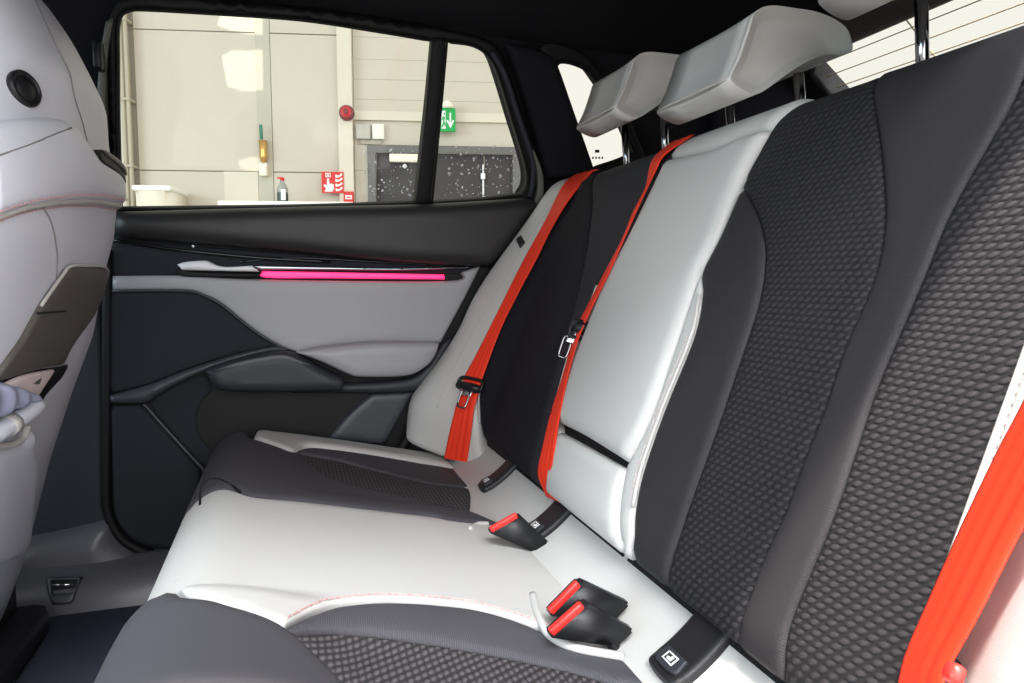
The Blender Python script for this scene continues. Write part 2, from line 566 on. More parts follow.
def pad(name, surf, outline, mat, parent=None, T=0.008, R=0.006, h=0.0, grid=0.012, depth=0.01, crown=0.0,
        crown_w=0.03, fn=None, holes=(), smooth=True):
    """an upholstered / moulded panel laid on a surface: rounded edge of radius R, thickness T, skirt down to -depth"""
    L = resample(outline, max(grid * 0.9, 0.002))
    area2 = (L[:, 0] * np.roll(L[:, 1], -1) - np.roll(L[:, 0], -1) * L[:, 1]).sum()
    if area2 < 0:
        L = L[::-1]
    HL = []
    for hh in holes:
        q = resample(hh, max(grid * 0.9, 0.002))
        HL.append(q)
    loops = [L] + HL
    allL_ok = lambda Q: inside(Q, L) & (~np.any([inside(Q, q) for q in HL], axis=0) if HL else True)

    def dist(Q):
        return np.min([seg_dist(Q, q) for q in loops], axis=0)
    V = np.vstack(loops)
    edges = []
    o = 0
    for q in loops:
        n = len(q)
        edges += [(o + i, o + (i + 1) % n) for i in range(n)]
        o += n
    extra = []
    # rings following the edge
    for k, fr in enumerate((0.12, 0.4, 1.0)):
        dd = max(R * fr, 3e-4)
        for q in loops:
            tg = np.roll(q, -1, 0) - np.roll(q, 1, 0)
            tg /= np.linalg.norm(tg, axis=1, keepdims=True) + 1e-12
            nr = np.stack([-tg[:, 1], tg[:, 0]], 1)
            for sg in (1, -1):
                c = q + nr * dd * sg
                ok = allL_ok(c)
                c = c[ok]
                if len(c):
                    c = c[dist(c) > dd * 0.93]
                    extra.append(c)
    lo, hi = L.min(0), L.max(0)
    gx = np.arange(lo[0] + grid / 2, hi[0], grid); gy = np.arange(lo[1] + grid / 2, hi[1], grid)
    if len(gx) and len(gy):
        G = np.stack(np.meshgrid(gx, gy), -1).reshape(-1, 2)
        G = G[allL_ok(G)]
        if len(G):
            G = G[dist(G) > R + grid * 0.3]
            extra.append(G)
    Q = np.vstack([V] + [e for e in extra if len(e)])
    res = delaunay_2d_cdt([Vector(p) for p in Q.tolist()], edges, [], 1, 1e-6)
    P2 = np.array([tuple(v) for v in res[0]])
    faces = [tuple(f) for f in res[2]]
    if HL:
        cen_ = np.array([P2[list(f)].mean(0) for f in faces])
        keep = ~np.any([inside(cen_, q) for q in HL], axis=0)
        faces = [f for f, k in zip(faces, keep) if k]
    d = dist(P2)
    on_edge = d < 2e-5
    x = np.clip(1 - d / max(R, 1e-6), 0, 1)
    prof = T - R * (1 - np.sqrt(np.clip(1 - x * x, 0, 1)))
    hh = h + prof + crown * (1 - np.exp(-d / crown_w))
    if fn is not None:
        hh = hh + fn(P2[:, 0], P2[:, 1])
    S, N = surf.pn(P2[:, 0], P2[:, 1])
    P3 = S + N * hh[:, None]
    verts = P3.tolist()
    # orientation
    nflip = 0
    for f in faces[:20]:
        a, b_, c = P3[f[0]], P3[f[1]], P3[f[2]]
        nflip += 1 if np.cross(b_ - a, c - a) @ N[f[0]] < 0 else -1
    if nflip > 0:
        faces = [f[::-1] for f in faces]
    # skirt on the boundary edges
    cnt = {}
    for f in faces:
        for i in range(len(f)):
            a, b_ = f[i], f[(i + 1) % len(f)]
            cnt[(a, b_)] = 1
    low = {}
    P_low = S + N * (h - depth)
    sk = []
    for (a, b_) in list(cnt):
        if (b_, a) not in cnt:
            for q in (a, b_):
                if q not in low:
                    low[q] = len(verts)
                    verts.append(P_low[q].tolist())
            sk.append((b_, a, low[a], low[b_]))
    faces += sk
    me = bpy.data.meshes.new(name)
    me.from_pydata(verts, [], faces)
    uvl = me.uv_layers.new(name='UVMap')
    inv = {v: k for k, v in low.items()}
    buf = np.zeros(len(me.loops) * 2)
    li = np.zeros(len(me.loops), dtype=np.int32)
    me.loops.foreach_get('vertex_index', li)
    mp = np.array([P2[i] if i < len(P2) else P2[inv[i]] for i in range(len(verts))])
    buf = mp[li].ravel()
    uvl.data.foreach_set('uv', buf.tolist())
    return link_mesh(name, me, mat, parent, smooth)


def lift(surf, st, h):
    st = np.array(st, float)
    P, N = surf.pn(st[:, 0], st[:, 1])
    return P + N * h


def seam(name, surf, st, r, mat, parent, h=0.0, per=6, seg=6):
    return tube(name, lift(surf, spline(st, per), h), r, mat, parent, seg)


def stitches(name, surf, st, mat, parent, h=0.004, pitch=0.007, length=0.0045, r=0.00055):
    """a row of thread stitches, joined"""
    P = lift(surf, spline(st, 10), h)
    d = np.concatenate([[0], np.cumsum(np.linalg.norm(np.diff(P, axis=0), axis=1))])
    verts, faces = [], []
    n = int(d[-1] / pitch)
    for i in range(n):
        a, b_ = i * pitch, i * pitch + length
        pa = np.array([np.interp(a, d, P[:, k]) for k in range(3)])
        pb = np.array([np.interp(b_, d, P[:, k]) for k in range(3)])
        t = pb - pa; t /= np.linalg.norm(t) + 1e-12
        u = np.cross(t, [0.3, 0.5, 0.81]); u /= np.linalg.norm(u); v = np.cross(t, u)
        o = len(verts)
        for p in (pa, pb):
            for (cu, cv) in ((1, 1), (-1, 1), (-1, -1), (1, -1)):
                verts.append(tuple(p + r * (cu * u + cv * v)))
        faces += [(o, o + 1, o + 5, o + 4), (o + 1, o + 2, o + 6, o + 5), (o + 2, o + 3, o + 7, o + 6), (o + 3, o, o + 4, o + 7),
                  (o + 3, o + 2, o + 1, o), (o + 4, o + 5, o + 6, o + 7)]
    me = bpy.data.meshes.new(name)
    me.from_pydata(verts, [], faces)
    return stuff(link_mesh(name, me, mat, parent, smooth=False))


def extrude_profile(name, prof, x0, x1, mat, parent=None, axis='X', bevel=0):
    """closed profile (a,b) swept straight along an axis: X -> (y,z), Y -> (x,z)"""
    bm = bmesh.new()
    def P(v, w, e): return (e, v, w) if axis == 'X' else (v, e, w)
    A = [bm.verts.new(P(v, w, x0)) for v, w in prof]
    B_ = [bm.verts.new(P(v, w, x1)) for v, w in prof]
    n = len(prof)
    for i in range(n):
        bm.faces.new((A[i], A[(i + 1) % n], B_[(i + 1) % n], B_[i]))
    bm.faces.new(A[::-1]); bm.faces.new(B_)
    bmesh.ops.recalc_face_normals(bm, faces=bm.faces[:])
    if bevel:
        bmesh.ops.bevel(bm, geom=bm.edges[:], offset=bevel, segments=2, affect='EDGES', profile=0.5)
    return from_bm(name, bm, mat, parent, smooth=bevel > 0)


def lathe(name, prof, c, mat, parent=None, seg=20, axis=None):
    """profile (r,z) turned about an axis through c"""
    verts, faces = [], []
    for r_, z_ in prof:
        for k in range(seg):
            a = 2 * math.pi * k / seg
            verts.append(Vector((r_ * math.cos(a), r_ * math.sin(a), z_)))
    for i in range(len(prof) - 1):
        for k in range(seg):
            a = i * seg + k; b_ = i * seg + (k + 1) % seg
            faces.append((a, b_, b_ + seg, a + seg))
    faces.append(tuple(range(seg))[::-1])
    faces.append(tuple((len(prof) - 1) * seg + k for k in range(seg)))
    M = Matrix.Translation(Vector(c))
    if axis is not None:
        M = M @ Vector((0, 0, 1)).rotation_difference(Vector(axis)).to_matrix().to_4x4()
    me = bpy.data.meshes.new(name)
    me.from_pydata([tuple(M @ v) for v in verts], [], faces)
    return link_mesh(name, me, mat, parent)


def ribbon(name, L3, R3, N3, mat, parent, thick=0.0016, across=8, ridges=0.0006):
    """seat-belt webbing between two edge lines"""
    L3 = np.array(L3); R3 = np.array(R3); N3 = np.array(N3)
    n = len(L3)
    verts, faces, uv = [], [], []
    M_ = 0.5 * (L3 + R3)
    run = np.concatenate([[0], np.cumsum(np.linalg.norm(np.diff(M_, axis=0), axis=1))])
    na = across * 2 + 1
    for side in (1, 0):
        for i in range(n):
            for k in range(na):
                f = k / (na - 1)
                rg = ridges * (0.5 - 0.5 * math.cos(2 * math.pi * 3 * f)) - (0.0005 if k in (0, na - 1) else 0)
                p = L3[i] * (1 - f) + R3[i] * f + N3[i] * ((thick / 2 + rg) if side else -(thick / 2))
                verts.append(tuple(p)); uv.append((f * 0.047, run[i]))
    off = n * na
    for i in range(n - 1):
        for k in range(na - 1):
            a = i * na + k
            faces.append((a, a + 1, a + na + 1, a + na))
            faces.append((off + a, off + a + na, off + a + na + 1, off + a + 1))
        for k in (0, na - 1):
            a = i * na + k
            q = (a, a + na, off + a + na, off + a)
            faces.append(q if k == 0 else q[::-1])
    me = bpy.data.meshes.new(name)
    me.from_pydata(verts, [], faces)
    uvl = me.uv_layers.new(name='UVMap')
    li = np.zeros(len(me.loops), dtype=np.int32)
    me.loops.foreach_get('vertex_index', li)
    uvl.data.foreach_set('uv', np.array(uv)[li].ravel().tolist())
    o = link_mesh(name, me, mat, parent)
    bm = bmesh.new(); bm.from_mesh(me)
    bmesh.ops.recalc_face_normals(bm, faces=bm.faces[:])
    bm.to_mesh(me); bm.free()
    return o

# ================================================================== THE HALL OUTSIDE
WA = math.radians(12.5)
PATCH = 800
WU = np.array([math.cos(WA), -math.sin(WA), 0]); WN = np.array([math.sin(WA), math.cos(WA), 0])   # along / into the wall
WD = 5.0
ZV = np.array([0, 0, 1.0])
WROT = axes(WU, WN, ZV)


def wall_uv(x, y, off=0.0):
    p = on_plane(x, y, WN * (WD - off), WN)
    return float(p @ WU), float(p[2])


def wall_p(u, z, off=0.0):
    return WU * u + WN * (WD - off) + ZV * z


def wbox(name, u0, z0, u1, z1, d0, d1, mat, parent=None, bevel=0.0):
    """box on the hall wall, standing d0..d1 proud of it"""
    c = wall_p((u0 + u1) / 2, (z0 + z1) / 2, (d0 + d1) / 2)
    return box(name, c, (abs(u1 - u0), abs(d1 - d0), abs(z1 - z0)), mat, parent, bevel, WROT)


def wrect(x0, y0, x1, y1, off=0.0):
    a = wall_uv(x0, y1, off); b_ = wall_uv(x1, y0, off)
    return a[0], a[1], b_[0], b_[1]


def wpoly(name, pts, d0, d1, mat, parent=None):
    """flat printed shape (pixels of the wall) d0..d1 proud of the wall"""
    bm = bmesh.new()
    A = [bm.verts.new(wall_p(u, z, d1)) for u, z in pts]
    B_ = [bm.verts.new(wall_p(u, z, d0)) for u, z in pts]
    n = len(pts)
    bm.faces.new(A); bm.faces.new(B_[::-1])
    for i in range(n):
        bm.faces.new((A[i], B_[i], B_[(i + 1) % n], A[(i + 1) % n]))
    bmesh.ops.recalc_face_normals(bm, faces=bm.faces[:])
    bmesh.ops.triangulate(bm, faces=bm.faces[:])
    return from_bm(name, bm, mat, parent, smooth=False)


hall_floor = structure(box('floor', (0, 1.0, -0.05), (16, 14, 0.1), CONCRETE))
U_L, U_R, Z_T = -4.6, wall_uv(548, 100)[0], 4.2
wall = structure(wbox('wall_back', U_L, 0, U_R, Z_T, -0.16, -0.015, WALL_DARK))
PINV[wall.name] = Matrix()
up = lambda x: wall_uv(x, 110)[0]
zp = lambda y, x=200: wall_uv(x, y)[1]
# slabs of the wall, joints recessed
z_hi, z_lo = zp(31), zp(171)
rows_a = [0, z_lo - 1.05, z_lo, z_hi, z_hi + 1.05, Z_T]
zr = [zp(y, 395) for y in (205, 171, 145, 120, 100, 80, 60, 38)]
rows_b = [0, 0.6, 1.1] + zr + [zr[-1] + 0.25, zr[-1] + 0.9, Z_T]
G_ = 0.004
for (ua, ub, rows) in ((U_L, up(131), rows_a), (up(137), up(257), rows_a), (up(272), up(340), rows_a), (up(354), U_R, rows_b)):
    thin = 0.0008 if rows is rows_b else G_
    for za, zb in zip(rows[:-1], rows[1:]):
        wbox('panel', ua, za + thin, ub, zb - thin, -0.03, 0.0, WALL, wall)
structure(wbox('trim_1', up(257), 0, up(271.5), Z_T, -0.02, 0.004, WALL_PILLAR))
structure(wbox('trim_2', up(339.5), 0, up(353.5), Z_T, -0.02, 0.07, WALL_LIGHT))
structure(wbox('trim_3', up(105), 0, up(129), Z_T, -0.02, 0.05, WALL_LIGHT))
a = wrect(354, 116, 560, 120.5)
structure(wbox('trim_4', a[0], a[1], U_R, a[3], -0.02, 0.03, WALL_LIGHT))

# added out-of-view spot and cut-out plate throw three light patches on the wall
PATCHES = ([(217, 25), (221, 14), (263, 16), (263, 36), (246, 34), (230, 30)], [(222, 56), (232, 50.5), (263, 50.5), (263.5, 91), (242, 91), (227, 86)],
           [(238, 161), (250, 157), (263, 157), (263.5, 173), (252, 173), (240, 168)])
LAMP = np.array(wall_p(*wall_uv(243, 80))) + np.array([-.9, -2.6, 3.2])
aim = np.array(wall_p(*wall_uv(243, 90)))
PC = LAMP + (aim - LAMP) * .45
pn_ = (aim - LAMP) / np.linalg.norm(aim - LAMP)
px_ = np.cross(pn_, ZV); px_ /= np.linalg.norm(px_); py_ = np.cross(px_, pn_)


def on_plate(q):
    d = np.array(q) - LAMP
    h_ = LAMP + d * ((PC - LAMP) @ pn_) / (d @ pn_) - PC
    return float(h_ @ px_), float(h_ @ py_)


PLS = plane_surf(PC, px_, py_, (-1, 1), (-1, 1))
structure(pad('patch_mask', PLS, [(-.7, -.7), (.7, -.7), (.7, .7), (-.7, .7)], WHITE, None, T=.001, R=.0005, h=0, grid=.1, depth=.004,
              holes=tuple([on_plate(wall_p(*wall_uv(*p))) for p in pl_] for pl_ in PATCHES)))
sl_ = bpy.data.lights.new('patch_spot', 'SPOT'); sl_.energy = PATCH; sl_.spot_size = math.radians(26); sl_.spot_blend = .1; sl_.shadow_soft_size = .006; sl_.color = (1, .97, .9)
so_ = bpy.data.objects.new('patch_spot', sl_); so_.location = LAMP; so_.rotation_euler = Vector(pn_).to_track_quat('-Z', 'Y').to_euler(); COL.objects.link(so_)
# pair of pipes
pp = thing('wall_pipe', 'pair of slim cream pipes with clamps running up the hall wall at left', 'pipe', wall_p(up(130), 0))
for dx in (127.0, 132.0):
    u_ = wall_uv(dx + 2, 110)[0]
    tube('pipe', [wall_p(u_, 0, 0.08), wall_p(u_, 2, 0.08), wall_p(u_, Z_T, 0.08)], 0.013, PIPE, pp)
for y in (26, 104, 169):
    z_ = zp(y)
    wbox('clamp', up(126.5), z_ - 0.008, up(136.5), z_ + 0.008, 0.0, 0.1, PIPE, pp, 0.003)

# brass valve with a green handle on the grey pillar
u_ = up(264)
vf = thing('pipe_valve', 'brass valve with green handle on the grey pillar', 'valve', wall_p(u_, zp(170)))
tube('valve_body', [wall_p(u_, zp(162), 0.05), wall_p(u_, zp(157), 0.05), wall_p(u_, zp(151), 0.05), wall_p(u_, zp(141), 0.05)],
     [0.02, 0.028, 0.024, 0.03], BRASS, vf, 10)
tube('handle', [wall_p(u_ - 0.005, zp(140), 0.07), wall_p(u_ - 0.007, zp(126), 0.07)], 0.011, GREENMETAL, vf, 8)
wbox('outlet_box', u_ - 0.03, zp(176), u_ + 0.02, zp(163), 0.0, 0.06, OFFWHITE, vf, 0.006)
tube('outlet_pipe', [wall_p(u_, zp(164), 0.05), wall_p(u_, zp(161), 0.05)], 0.014, BRASS, vf, 8)

# alarm sounder
u_, z_ = wall_uv(346.5, 112.5, 0.1)
sd = thing('alarm_sounder', 'round red fire alarm sounder on the cream pillar', 'alarm', wall_p(u_, z_, 0.07))
lathe('base', [(0.05, 0), (0.052, 0.01), (0.049, 0.035), (0.044, 0.04)], wall_p(u_, z_, 0.07), DARKRED, sd, 24, -WN)
lathe('dome', [(0.036, 0), (0.036, 0.05), (0.03, 0.062), (0.016, 0.068), (0.004, 0.07)], wall_p(u_, z_, 0.07), DOME_RED, sd, 24, -WN)
lathe('ring', [(0.018, 0.06), (0.018, 0.073), (0.012, 0.074), (0.004, 0.075)], wall_p(u_, z_, 0.07), DARKRED, sd, 18, -WN)

# red fire call-point sign with a pointing hand and flames
SO = .071
r_ = wrect(322, 172, 343.5, 193, SO)
sg = thing('fire_sign', 'square red sign with white pressing hand and flames left of the cream pillar', 'sign', wall_p(r_[0], r_[1]))
wbox('plate', *r_, SO, SO + .006, SIGNRED, sg)
wbox('spacer', r_[0] + .02, r_[1] + .02, r_[0] + .08, r_[3] - .02, 0.0, SO, SIGNRED, sg)


def sp(fx, fy): return (r_[0] + (r_[2] - r_[0]) * fx, r_[1] + (r_[3] - r_[1]) * fy)


def spoly(name, pts, mat, parent, lo=0.006, hi=0.0075):
    return wpoly(name, [sp(*p) for p in pts], lo + SO, hi + SO, mat, parent)


spoly('hand', [(0.12, 0.06), (0.48, 0.06), (0.56, 0.2), (0.54, 0.42), (0.42, 0.44), (0.36, 0.42), (0.34, 0.68), (0.25, 0.68),
               (0.24, 0.36), (0.13, 0.42), (0.08, 0.34), (0.2, 0.2)], SYMBOL, sg)
spoly('ring', [(0.18, 0.74), (0.42, 0.74), (0.42, 0.94), (0.18, 0.94)], SYMBOL, sg)
spoly('button', [(0.22, 0.78), (0.38, 0.78), (0.38, 0.9), (0.22, 0.9)], SIGNRED, sg, 0.0075, 0.0085)
spoly('dot', [(0.26, 0.79), (0.34, 0.79), (0.34, 0.87), (0.26, 0.87)], SYMBOL, sg, 0.0085, 0.0095)
for fy in (0.08, 0.3, 0.52, 0.72):
    spoly('flame', [(0.64, fy), (0.8, fy + 0.02), (0.97, fy + 0.14), (0.9, fy + 0.22), (0.84, fy + 0.14), (0.74, fy + 0.1), (0.66, fy + 0.16), (0.62, fy + 0.1)],
          SYMBOL, sg)
SO = 0.0
r_ = wrect(344.5, 192, 354, 203, 0.07)
cp = thing('call_point', 'small red call point box with white panel at the pillar foot', 'alarm', wall_p(r_[0], r_[1], 0.07))
wbox('housing', *r_, 0.07, 0.1, SIGNRED, cp, 0.004)
wbox('white_panel', *(sp(0.16, 0.3) + sp(0.84, 0.66)), 0.1, 0.103, SYMBOL, cp)
wbox('press_bar', *(sp(0.3, 0.42) + sp(0.7, 0.52)), 0.103, 0.105, SIGNRED, cp)

# junction boxes
r_ = wrect(357, 125.5, 371, 140)
jb = thing('junction_box', 'grey junction box beside the cream pillar above the door', 'box', wall_p(r_[0], r_[1]))
wbox('case', *r_, 0, 0.05, GREYBOX, jb, 0.006)
u_ = (r_[0] + r_[2]) / 2
wbox('lid_screw', u_ - .01, r_[3] - 0.022, u_ + .01, r_[3] - 0.012, 0.05, 0.053, PIPE, jb)
tube('cable', [wall_p(r_[0] + .01, r_[1], 0.02), wall_p(r_[0] + .03, r_[1] - 0.025, 0.02), wall_p(r_[2] + .06, r_[1] - 0.03, 0.02),
               wall_p(r_[2] + .08, r_[1], 0.02)], 0.006, PIPE, jb, 6)
r_ = wrect(373, 125.5, 384.5, 140)
jb = thing('junction_box', 'white junction box at the right of the grey one', 'box', wall_p(r_[0], r_[1]))
wbox('case', *r_, 0, 0.045, WHITE, jb, 0.006)
wbox('cover', *(sp(.1, .1) + sp(.9, .9)), 0.045, 0.05, OFFWHITE, jb, 0.004)

# hall door
r_ = wrect(369, 148.5, 521.5, 205)
u0, u1, zt = r_[0], r_[2], r_[3]
dr = structure(empty('door_1', wall_p((u0 + u1) / 2, 0)))
fw = 0.055
wbox('door_frame', u0, 0, u0 + fw, zt, -0.02, 0.05, HALLFRAME, dr, 0.004)
wbox('door_frame', u1 - fw * 1.2, 0, u1, zt, -0.02, 0.05, HALLFRAME, dr, 0.004)
wbox('door_frame', u0, zt - fw, u1, zt, -0.02, 0.052, HALLFRAME, dr, 0.004)
um = up(484)
wbox('door_leaf', u0 + fw + .004, 0.01, um - 0.004, zt - fw - .004, -0.02, 0.012, HALLDOOR, dr, 0.003)
wbox('door_leaf', um + 0.004, 0.01, u1 - fw * 1.2 - .004, zt - fw - .004, -0.02, 0.012, HALLDOOR, dr, 0.003)
c_ = wrect(390, 155.5, 424, 163)
wbox('door_closer', *c_, 0.012, 0.06, OFFWHITE, dr, 0.006)
k_ = wall_uv(405, 167)
lathe('closer_pivot', [(0.014, 0), (0.016, 0.02), (0.01, 0.03)], wall_p(k_[0], k_[1], 0.012), SATIN, dr, 12, -WN)
c_ = wrect(482.3, 165, 483.6, 205)
wbox('shoot_bolt', c_[0], 0.9, c_[2], c_[3], 0.012, 0.03, SATIN, dr, 0.003)
c_ = wrect(480.5, 174, 485, 180)
wbox('bolt_catch', *c_, 0.012, 0.045, SATIN, dr, 0.006)

# exit sign
r_ = wrect(429.5, 108.5, 455.5, 131.5, 0.1)
ex = thing('exit_sign', 'green emergency exit sign with white arrow above the dark hall door', 'sign', wall_p(r_[0], r_[1], 0.1))
wbox('plate', *r_, 0.095, 0.11, SIGNGREEN, ex, 0.002)
um_ = (r_[0] + r_[2]) / 2
wbox('wall_bracket', um_ - .03, (r_[1] + r_[3]) / 2, um_ + .03, r_[3] + .02, 0.0, 0.095, OFFWHITE, ex)
spoly('arrow', [(0.8, 0.14), (0.95, 0.46), (0.89, 0.5), (0.83, 0.36), (0.83, 0.8), (0.77, 0.8), (0.77, 0.36), (0.71, 0.5), (0.65, 0.46)], SYMBOL, ex, .11, .112)
spoly('doorway', [(0.46, 0.12), (0.62, 0.12), (0.62, 0.88), (0.46, 0.88)], SYMBOL, ex, .11, .112)
spoly('running_figure', [(0.5, 0.16), (0.555, 0.3), (0.6, 0.2), (0.62, 0.3), (0.575, 0.44), (0.6, 0.6), (0.53, 0.66), (0.47, 0.52), (0.5, 0.46), (0.53, 0.54),
                         (0.52, 0.38), (0.46, 0.2)], SIGNGREEN, ex, .112, .113)
spoly('head', [(0.555, 0.7), (0.59, 0.7), (0.6, 0.77), (0.57, 0.82), (0.54, 0.77)], SIGNGREEN, ex, .112, .113)
lathe('lamp', [(0.04, 0), (0.045, 0.012), (0.03, 0.04), (0.012, 0.05)], wall_p(wall_uv(447, 108, .1)[0], r_[3], 0.1), OFFWHITE, ex, 16)

# white cabinet, bottle, tub
c_ = wrect(218, 202, 353, 206, 0.35)
zc = c_[3]
cb = thing('storage_cabinet', 'long white cabinet against the hall wall under the soap bottle', 'cabinet', wall_p((c_[0] + c_[2]) / 2, 0, .2))
wbox('carcass', c_[0] + .01, 0, c_[2] - .01, zc - .03, 0.02, 0.34, WHITE, cb, 0.004)
wbox('worktop', c_[0], zc - .03, c_[2], zc, 0.01, 0.36, WHITE, cb, 0.005)
wid = (c_[2] - c_[0]) / 3
for i in range(3):
    d_ = wbox('door', c_[0] + .015 + wid * i, 0.08, c_[0] + wid * (i + 1) - .02, zc - .05, 0.34, 0.355, WHITE, cb, 0.003)
    wbox('handle', c_[0] + wid * (i + 1) - .08, zc - .4, c_[0] + wid * (i + 1) - .065, zc - .25, 0.355, 0.38, SATIN, d_, 0.003)
a = wrect(225, 172, 258, 200)
structure(wbox('trim_5', a[0], zc, a[2], a[3], 0.0, 0.006, WALL_LIGHT))
u_ = wall_uv(282.5, 190, .2)[0]
q = 1.0
bt = thing('spray_bottle', 'grey soap bottle with red cap and white label on the cabinet', 'bottle', wall_p(u_, zc, .2))
hb = 0.16
lathe('bottle_body', [(0.03, 0), (0.034, 0.004), (0.035, 0.085), (0.034, 0.1), (0.02, 0.13), (0.013, 0.145), (0.012, 0.155)], wall_p(u_, zc, .2), BOTTLE, bt, 20)
lathe('liquid', [(0.0353, 0.008), (0.0358, 0.012), (0.0358, 0.07), (0.0353, 0.073)], wall_p(u_, zc, .2), BOTTLE_DARK, bt, 20)
lathe('cap', [(0.014, 0.15), (0.014, 0.168), (0.01, 0.172)], wall_p(u_, zc, .2), SIGNRED, bt, 14)
wbox('nozzle', u_ - 0.032, zc + .163, u_ + .004, zc + .173, .192, .208, SIGNRED, bt, .002)
wbox('label', u_ - .003, zc + .02, u_ + .027, zc + .09, .23, .2375, WHITE, bt, .003)
u_ = wall_uv(241, 201, .2)[0]
dsh = lathe('soap_dish', [(0.02, 0), (0.036, 0.008), (0.034, 0.012), (0.012, 0.016)], wall_p(u_, zc, .2), OFFWHITE, None, 18)
tag(dsh, 'small round dish on the left end of the white cabinet', 'dish')
c_ = wrect(139, 187.5, 174, 215, .3)
tb = thing('plastic_tub', 'white plastic tub with rim in front of the hall wall near the pipes', 'tub', wall_p((c_[0] + c_[2]) / 2, 0, .25))
uc, hw = (c_[0] + c_[2]) / 2, (c_[2] - c_[0]) / 2
bm = bmesh.new()
bmesh.ops.create_cube(bm, size=1)
for v in bm.verts:
    k = 1.0 if v.co.z > 0 else 0.86
    v.co = Vector((v.co.x * 2 * hw * k, v.co.y * .3 * k, v.co.z * (c_[3] - .8)))
bmesh.ops.bevel(bm, geom=bm.edges[:], offset=.03, segments=3, affect='EDGES')
bm.transform(Matrix.Translation(Vector(wall_p(uc, (c_[3] + .8) / 2, .22))) @ WROT.to_4x4())
from_bm('tub_body', bm, OFFWHITE, tb)
wbox('rim', uc - hw - .008, c_[3] - .03, uc + hw + .008, c_[3] + .004, .06, .38, WHITE, tb, .012)
wbox('base_unit', uc - hw, 0, uc + hw, .8, .05, .38, OFFWHITE, tb, .006)

# ================================================================== THE CAR SHELL
YD = 1.45
# floor carpet and outer shell
carp = structure(box('trim_6', (-0.25, 0.75, 0.385), (2.6, 1.2, 0.09), CARPET, None, 0.004))
structure(box('trim_7', (0.0, 0.75, 0.27), (3.6, 1.46, 0.12), BODY, None, 0.01))
# headliner: gently crowned sheet with thickness
HL = Surf(lambda s, t: np.stack([np.asarray(s, float), np.asarray(t, float),
          1.565 - 0.10 * ((np.asarray(t, float) - .82) / .6) ** 2 - 0.03 * ((np.asarray(s, float) + .2) / 1.4) ** 2], -1), (-1.4, 1.35), (.2, 1.5))
HL.sign = -1.0
structure(pad('ceiling', HL, [(-1.3, .3), (1.08, .3), (1.08, 1.36), (-1.3, 1.36)], HEADLINER, None, T=.004, R=.004, depth=.05, grid=.06))

# far side: the upper body leans in
WS = plane_surf((0, YD, 1.13), (1, 0, 0), (0, -.34, .94), (-1.6, 1.6), (-.3, .6))
wq = lambda pts, h=0: WS.pts(pts, h)
WIN_A = loop(wq([(120.5, 209.5), (118, 120), (117.5, 60), (117.5, 30), (121, 16), (131, 10.5), (146, 10), (200, 13), (300, 20), (380, 32), (433, 41)]),
             wq([(433, 41), (427, 110), (418, 203)]), wq([(418, 203), (300, 207), (120.5, 209.5)]))
WIN_B = loop(wq([(432, 203), (440, 120), (447, 42)]), wq([(447, 42), (470, 45), (484, 52), (494, 64), (501, 82), (514, 125), (526, 165), (527.5, 184), (522, 195)]),
             wq([(522, 195), (480, 200), (432, 203)]))
WIN_Q = loop(wq([(557, 66), (562, 62), (575, 64), (590, 72), (604, 90), (620, 115), (636, 152)]), wq([(636, 152), (620, 160), (593, 169)]), wq([(593, 169), (575, 118), (557, 66)]))
# door window frame + fixed body behind it
FRAME = loop(wq([(112, 225), (108, 120), (105, 40), (112, 8), (130, -3), (200, -2), (330, 10), (440, 28), (488, 40), (505, 58), (520, 100), (540, 160), (543, 195), (536, 225)]),
             [wq([(536, 225)])[0], wq([(112, 225)])[0]])
def grown(L, k):
    q = np.array(L); c_ = q.mean(0)
    return [tuple(v) for v in c_ + (q - c_) * k]


body_out = [(-1.45, -.12), (1.08, -.12), (1.03, .5), (-1.45, .5)]
structure(pad('wall_right', WS, body_out, HEADLINER, None, T=.0, R=.001, h=-.03, grid=.06, depth=.05, holes=(grown(WIN_A, 1.07), grown(WIN_B, 1.10), grown(WIN_Q, 1.22))))
structure(box('trim_8', (0, 1.50, .69), (2.8, .05, .80), BODY, None, .004))
dw = structure(empty('door_2', (0.05, 1.45, 0.5)))
pad('window_frame', WS, FRAME, RUBBER, dw, T=.012, R=.008, h=-.016, grid=.03, depth=.008, holes=(WIN_A, WIN_B))
tube('window_seal', lift(WS, WIN_A, .0), .0028, RUBBER, dw, 6, closed=True)
tube('window_seal', lift(WS, WIN_B, .0), .0028, RUBBER, dw, 6, closed=True)


def pane(name, outline, surf, h):
    return structure(pad(name, surf, outline, GLASS, None, T=.0, R=.001, h=h, grid=.1, depth=0.004, smooth=False))


wa = pane('window_1', grown(WIN_A, 1.05), WS, -.022)
wb_ = pane('window_2', grown(WIN_B, 1.07), WS, -.022)
wqn = pane('window_3', grown(WIN_Q, 1.2), WS, -.04)
tube('window_seal', lift(WS, WIN_Q, -.006), .004, RUBBER, wqn, 6, closed=True)
pad('window_surround', WS, grown(WIN_Q, 1.4), RUBBER, wqn, T=.006, R=.004, h=-.012, grid=.02, depth=.004, holes=(WIN_Q,))
# printed marks at the foot of the quarter glass
mk = [(602, 153), (606.5, 153), (606.5, 156), (602, 156)]
pad('printed_mark', WS, wq(mk), RUBBER, wqn, T=.0006, R=.0003, h=-.039, grid=.01, depth=0)
for k in range(4):
    x_ = 599 + k * 3.2
    pad('printed_mark', WS, wq([(x_, 160.5), (x_ + 1.8, 160), (x_ + 1.8, 162), (x_, 162.5)]), RUBBER, wqn, T=.0006, R=.0003, h=-.039, grid=.01, depth=0)
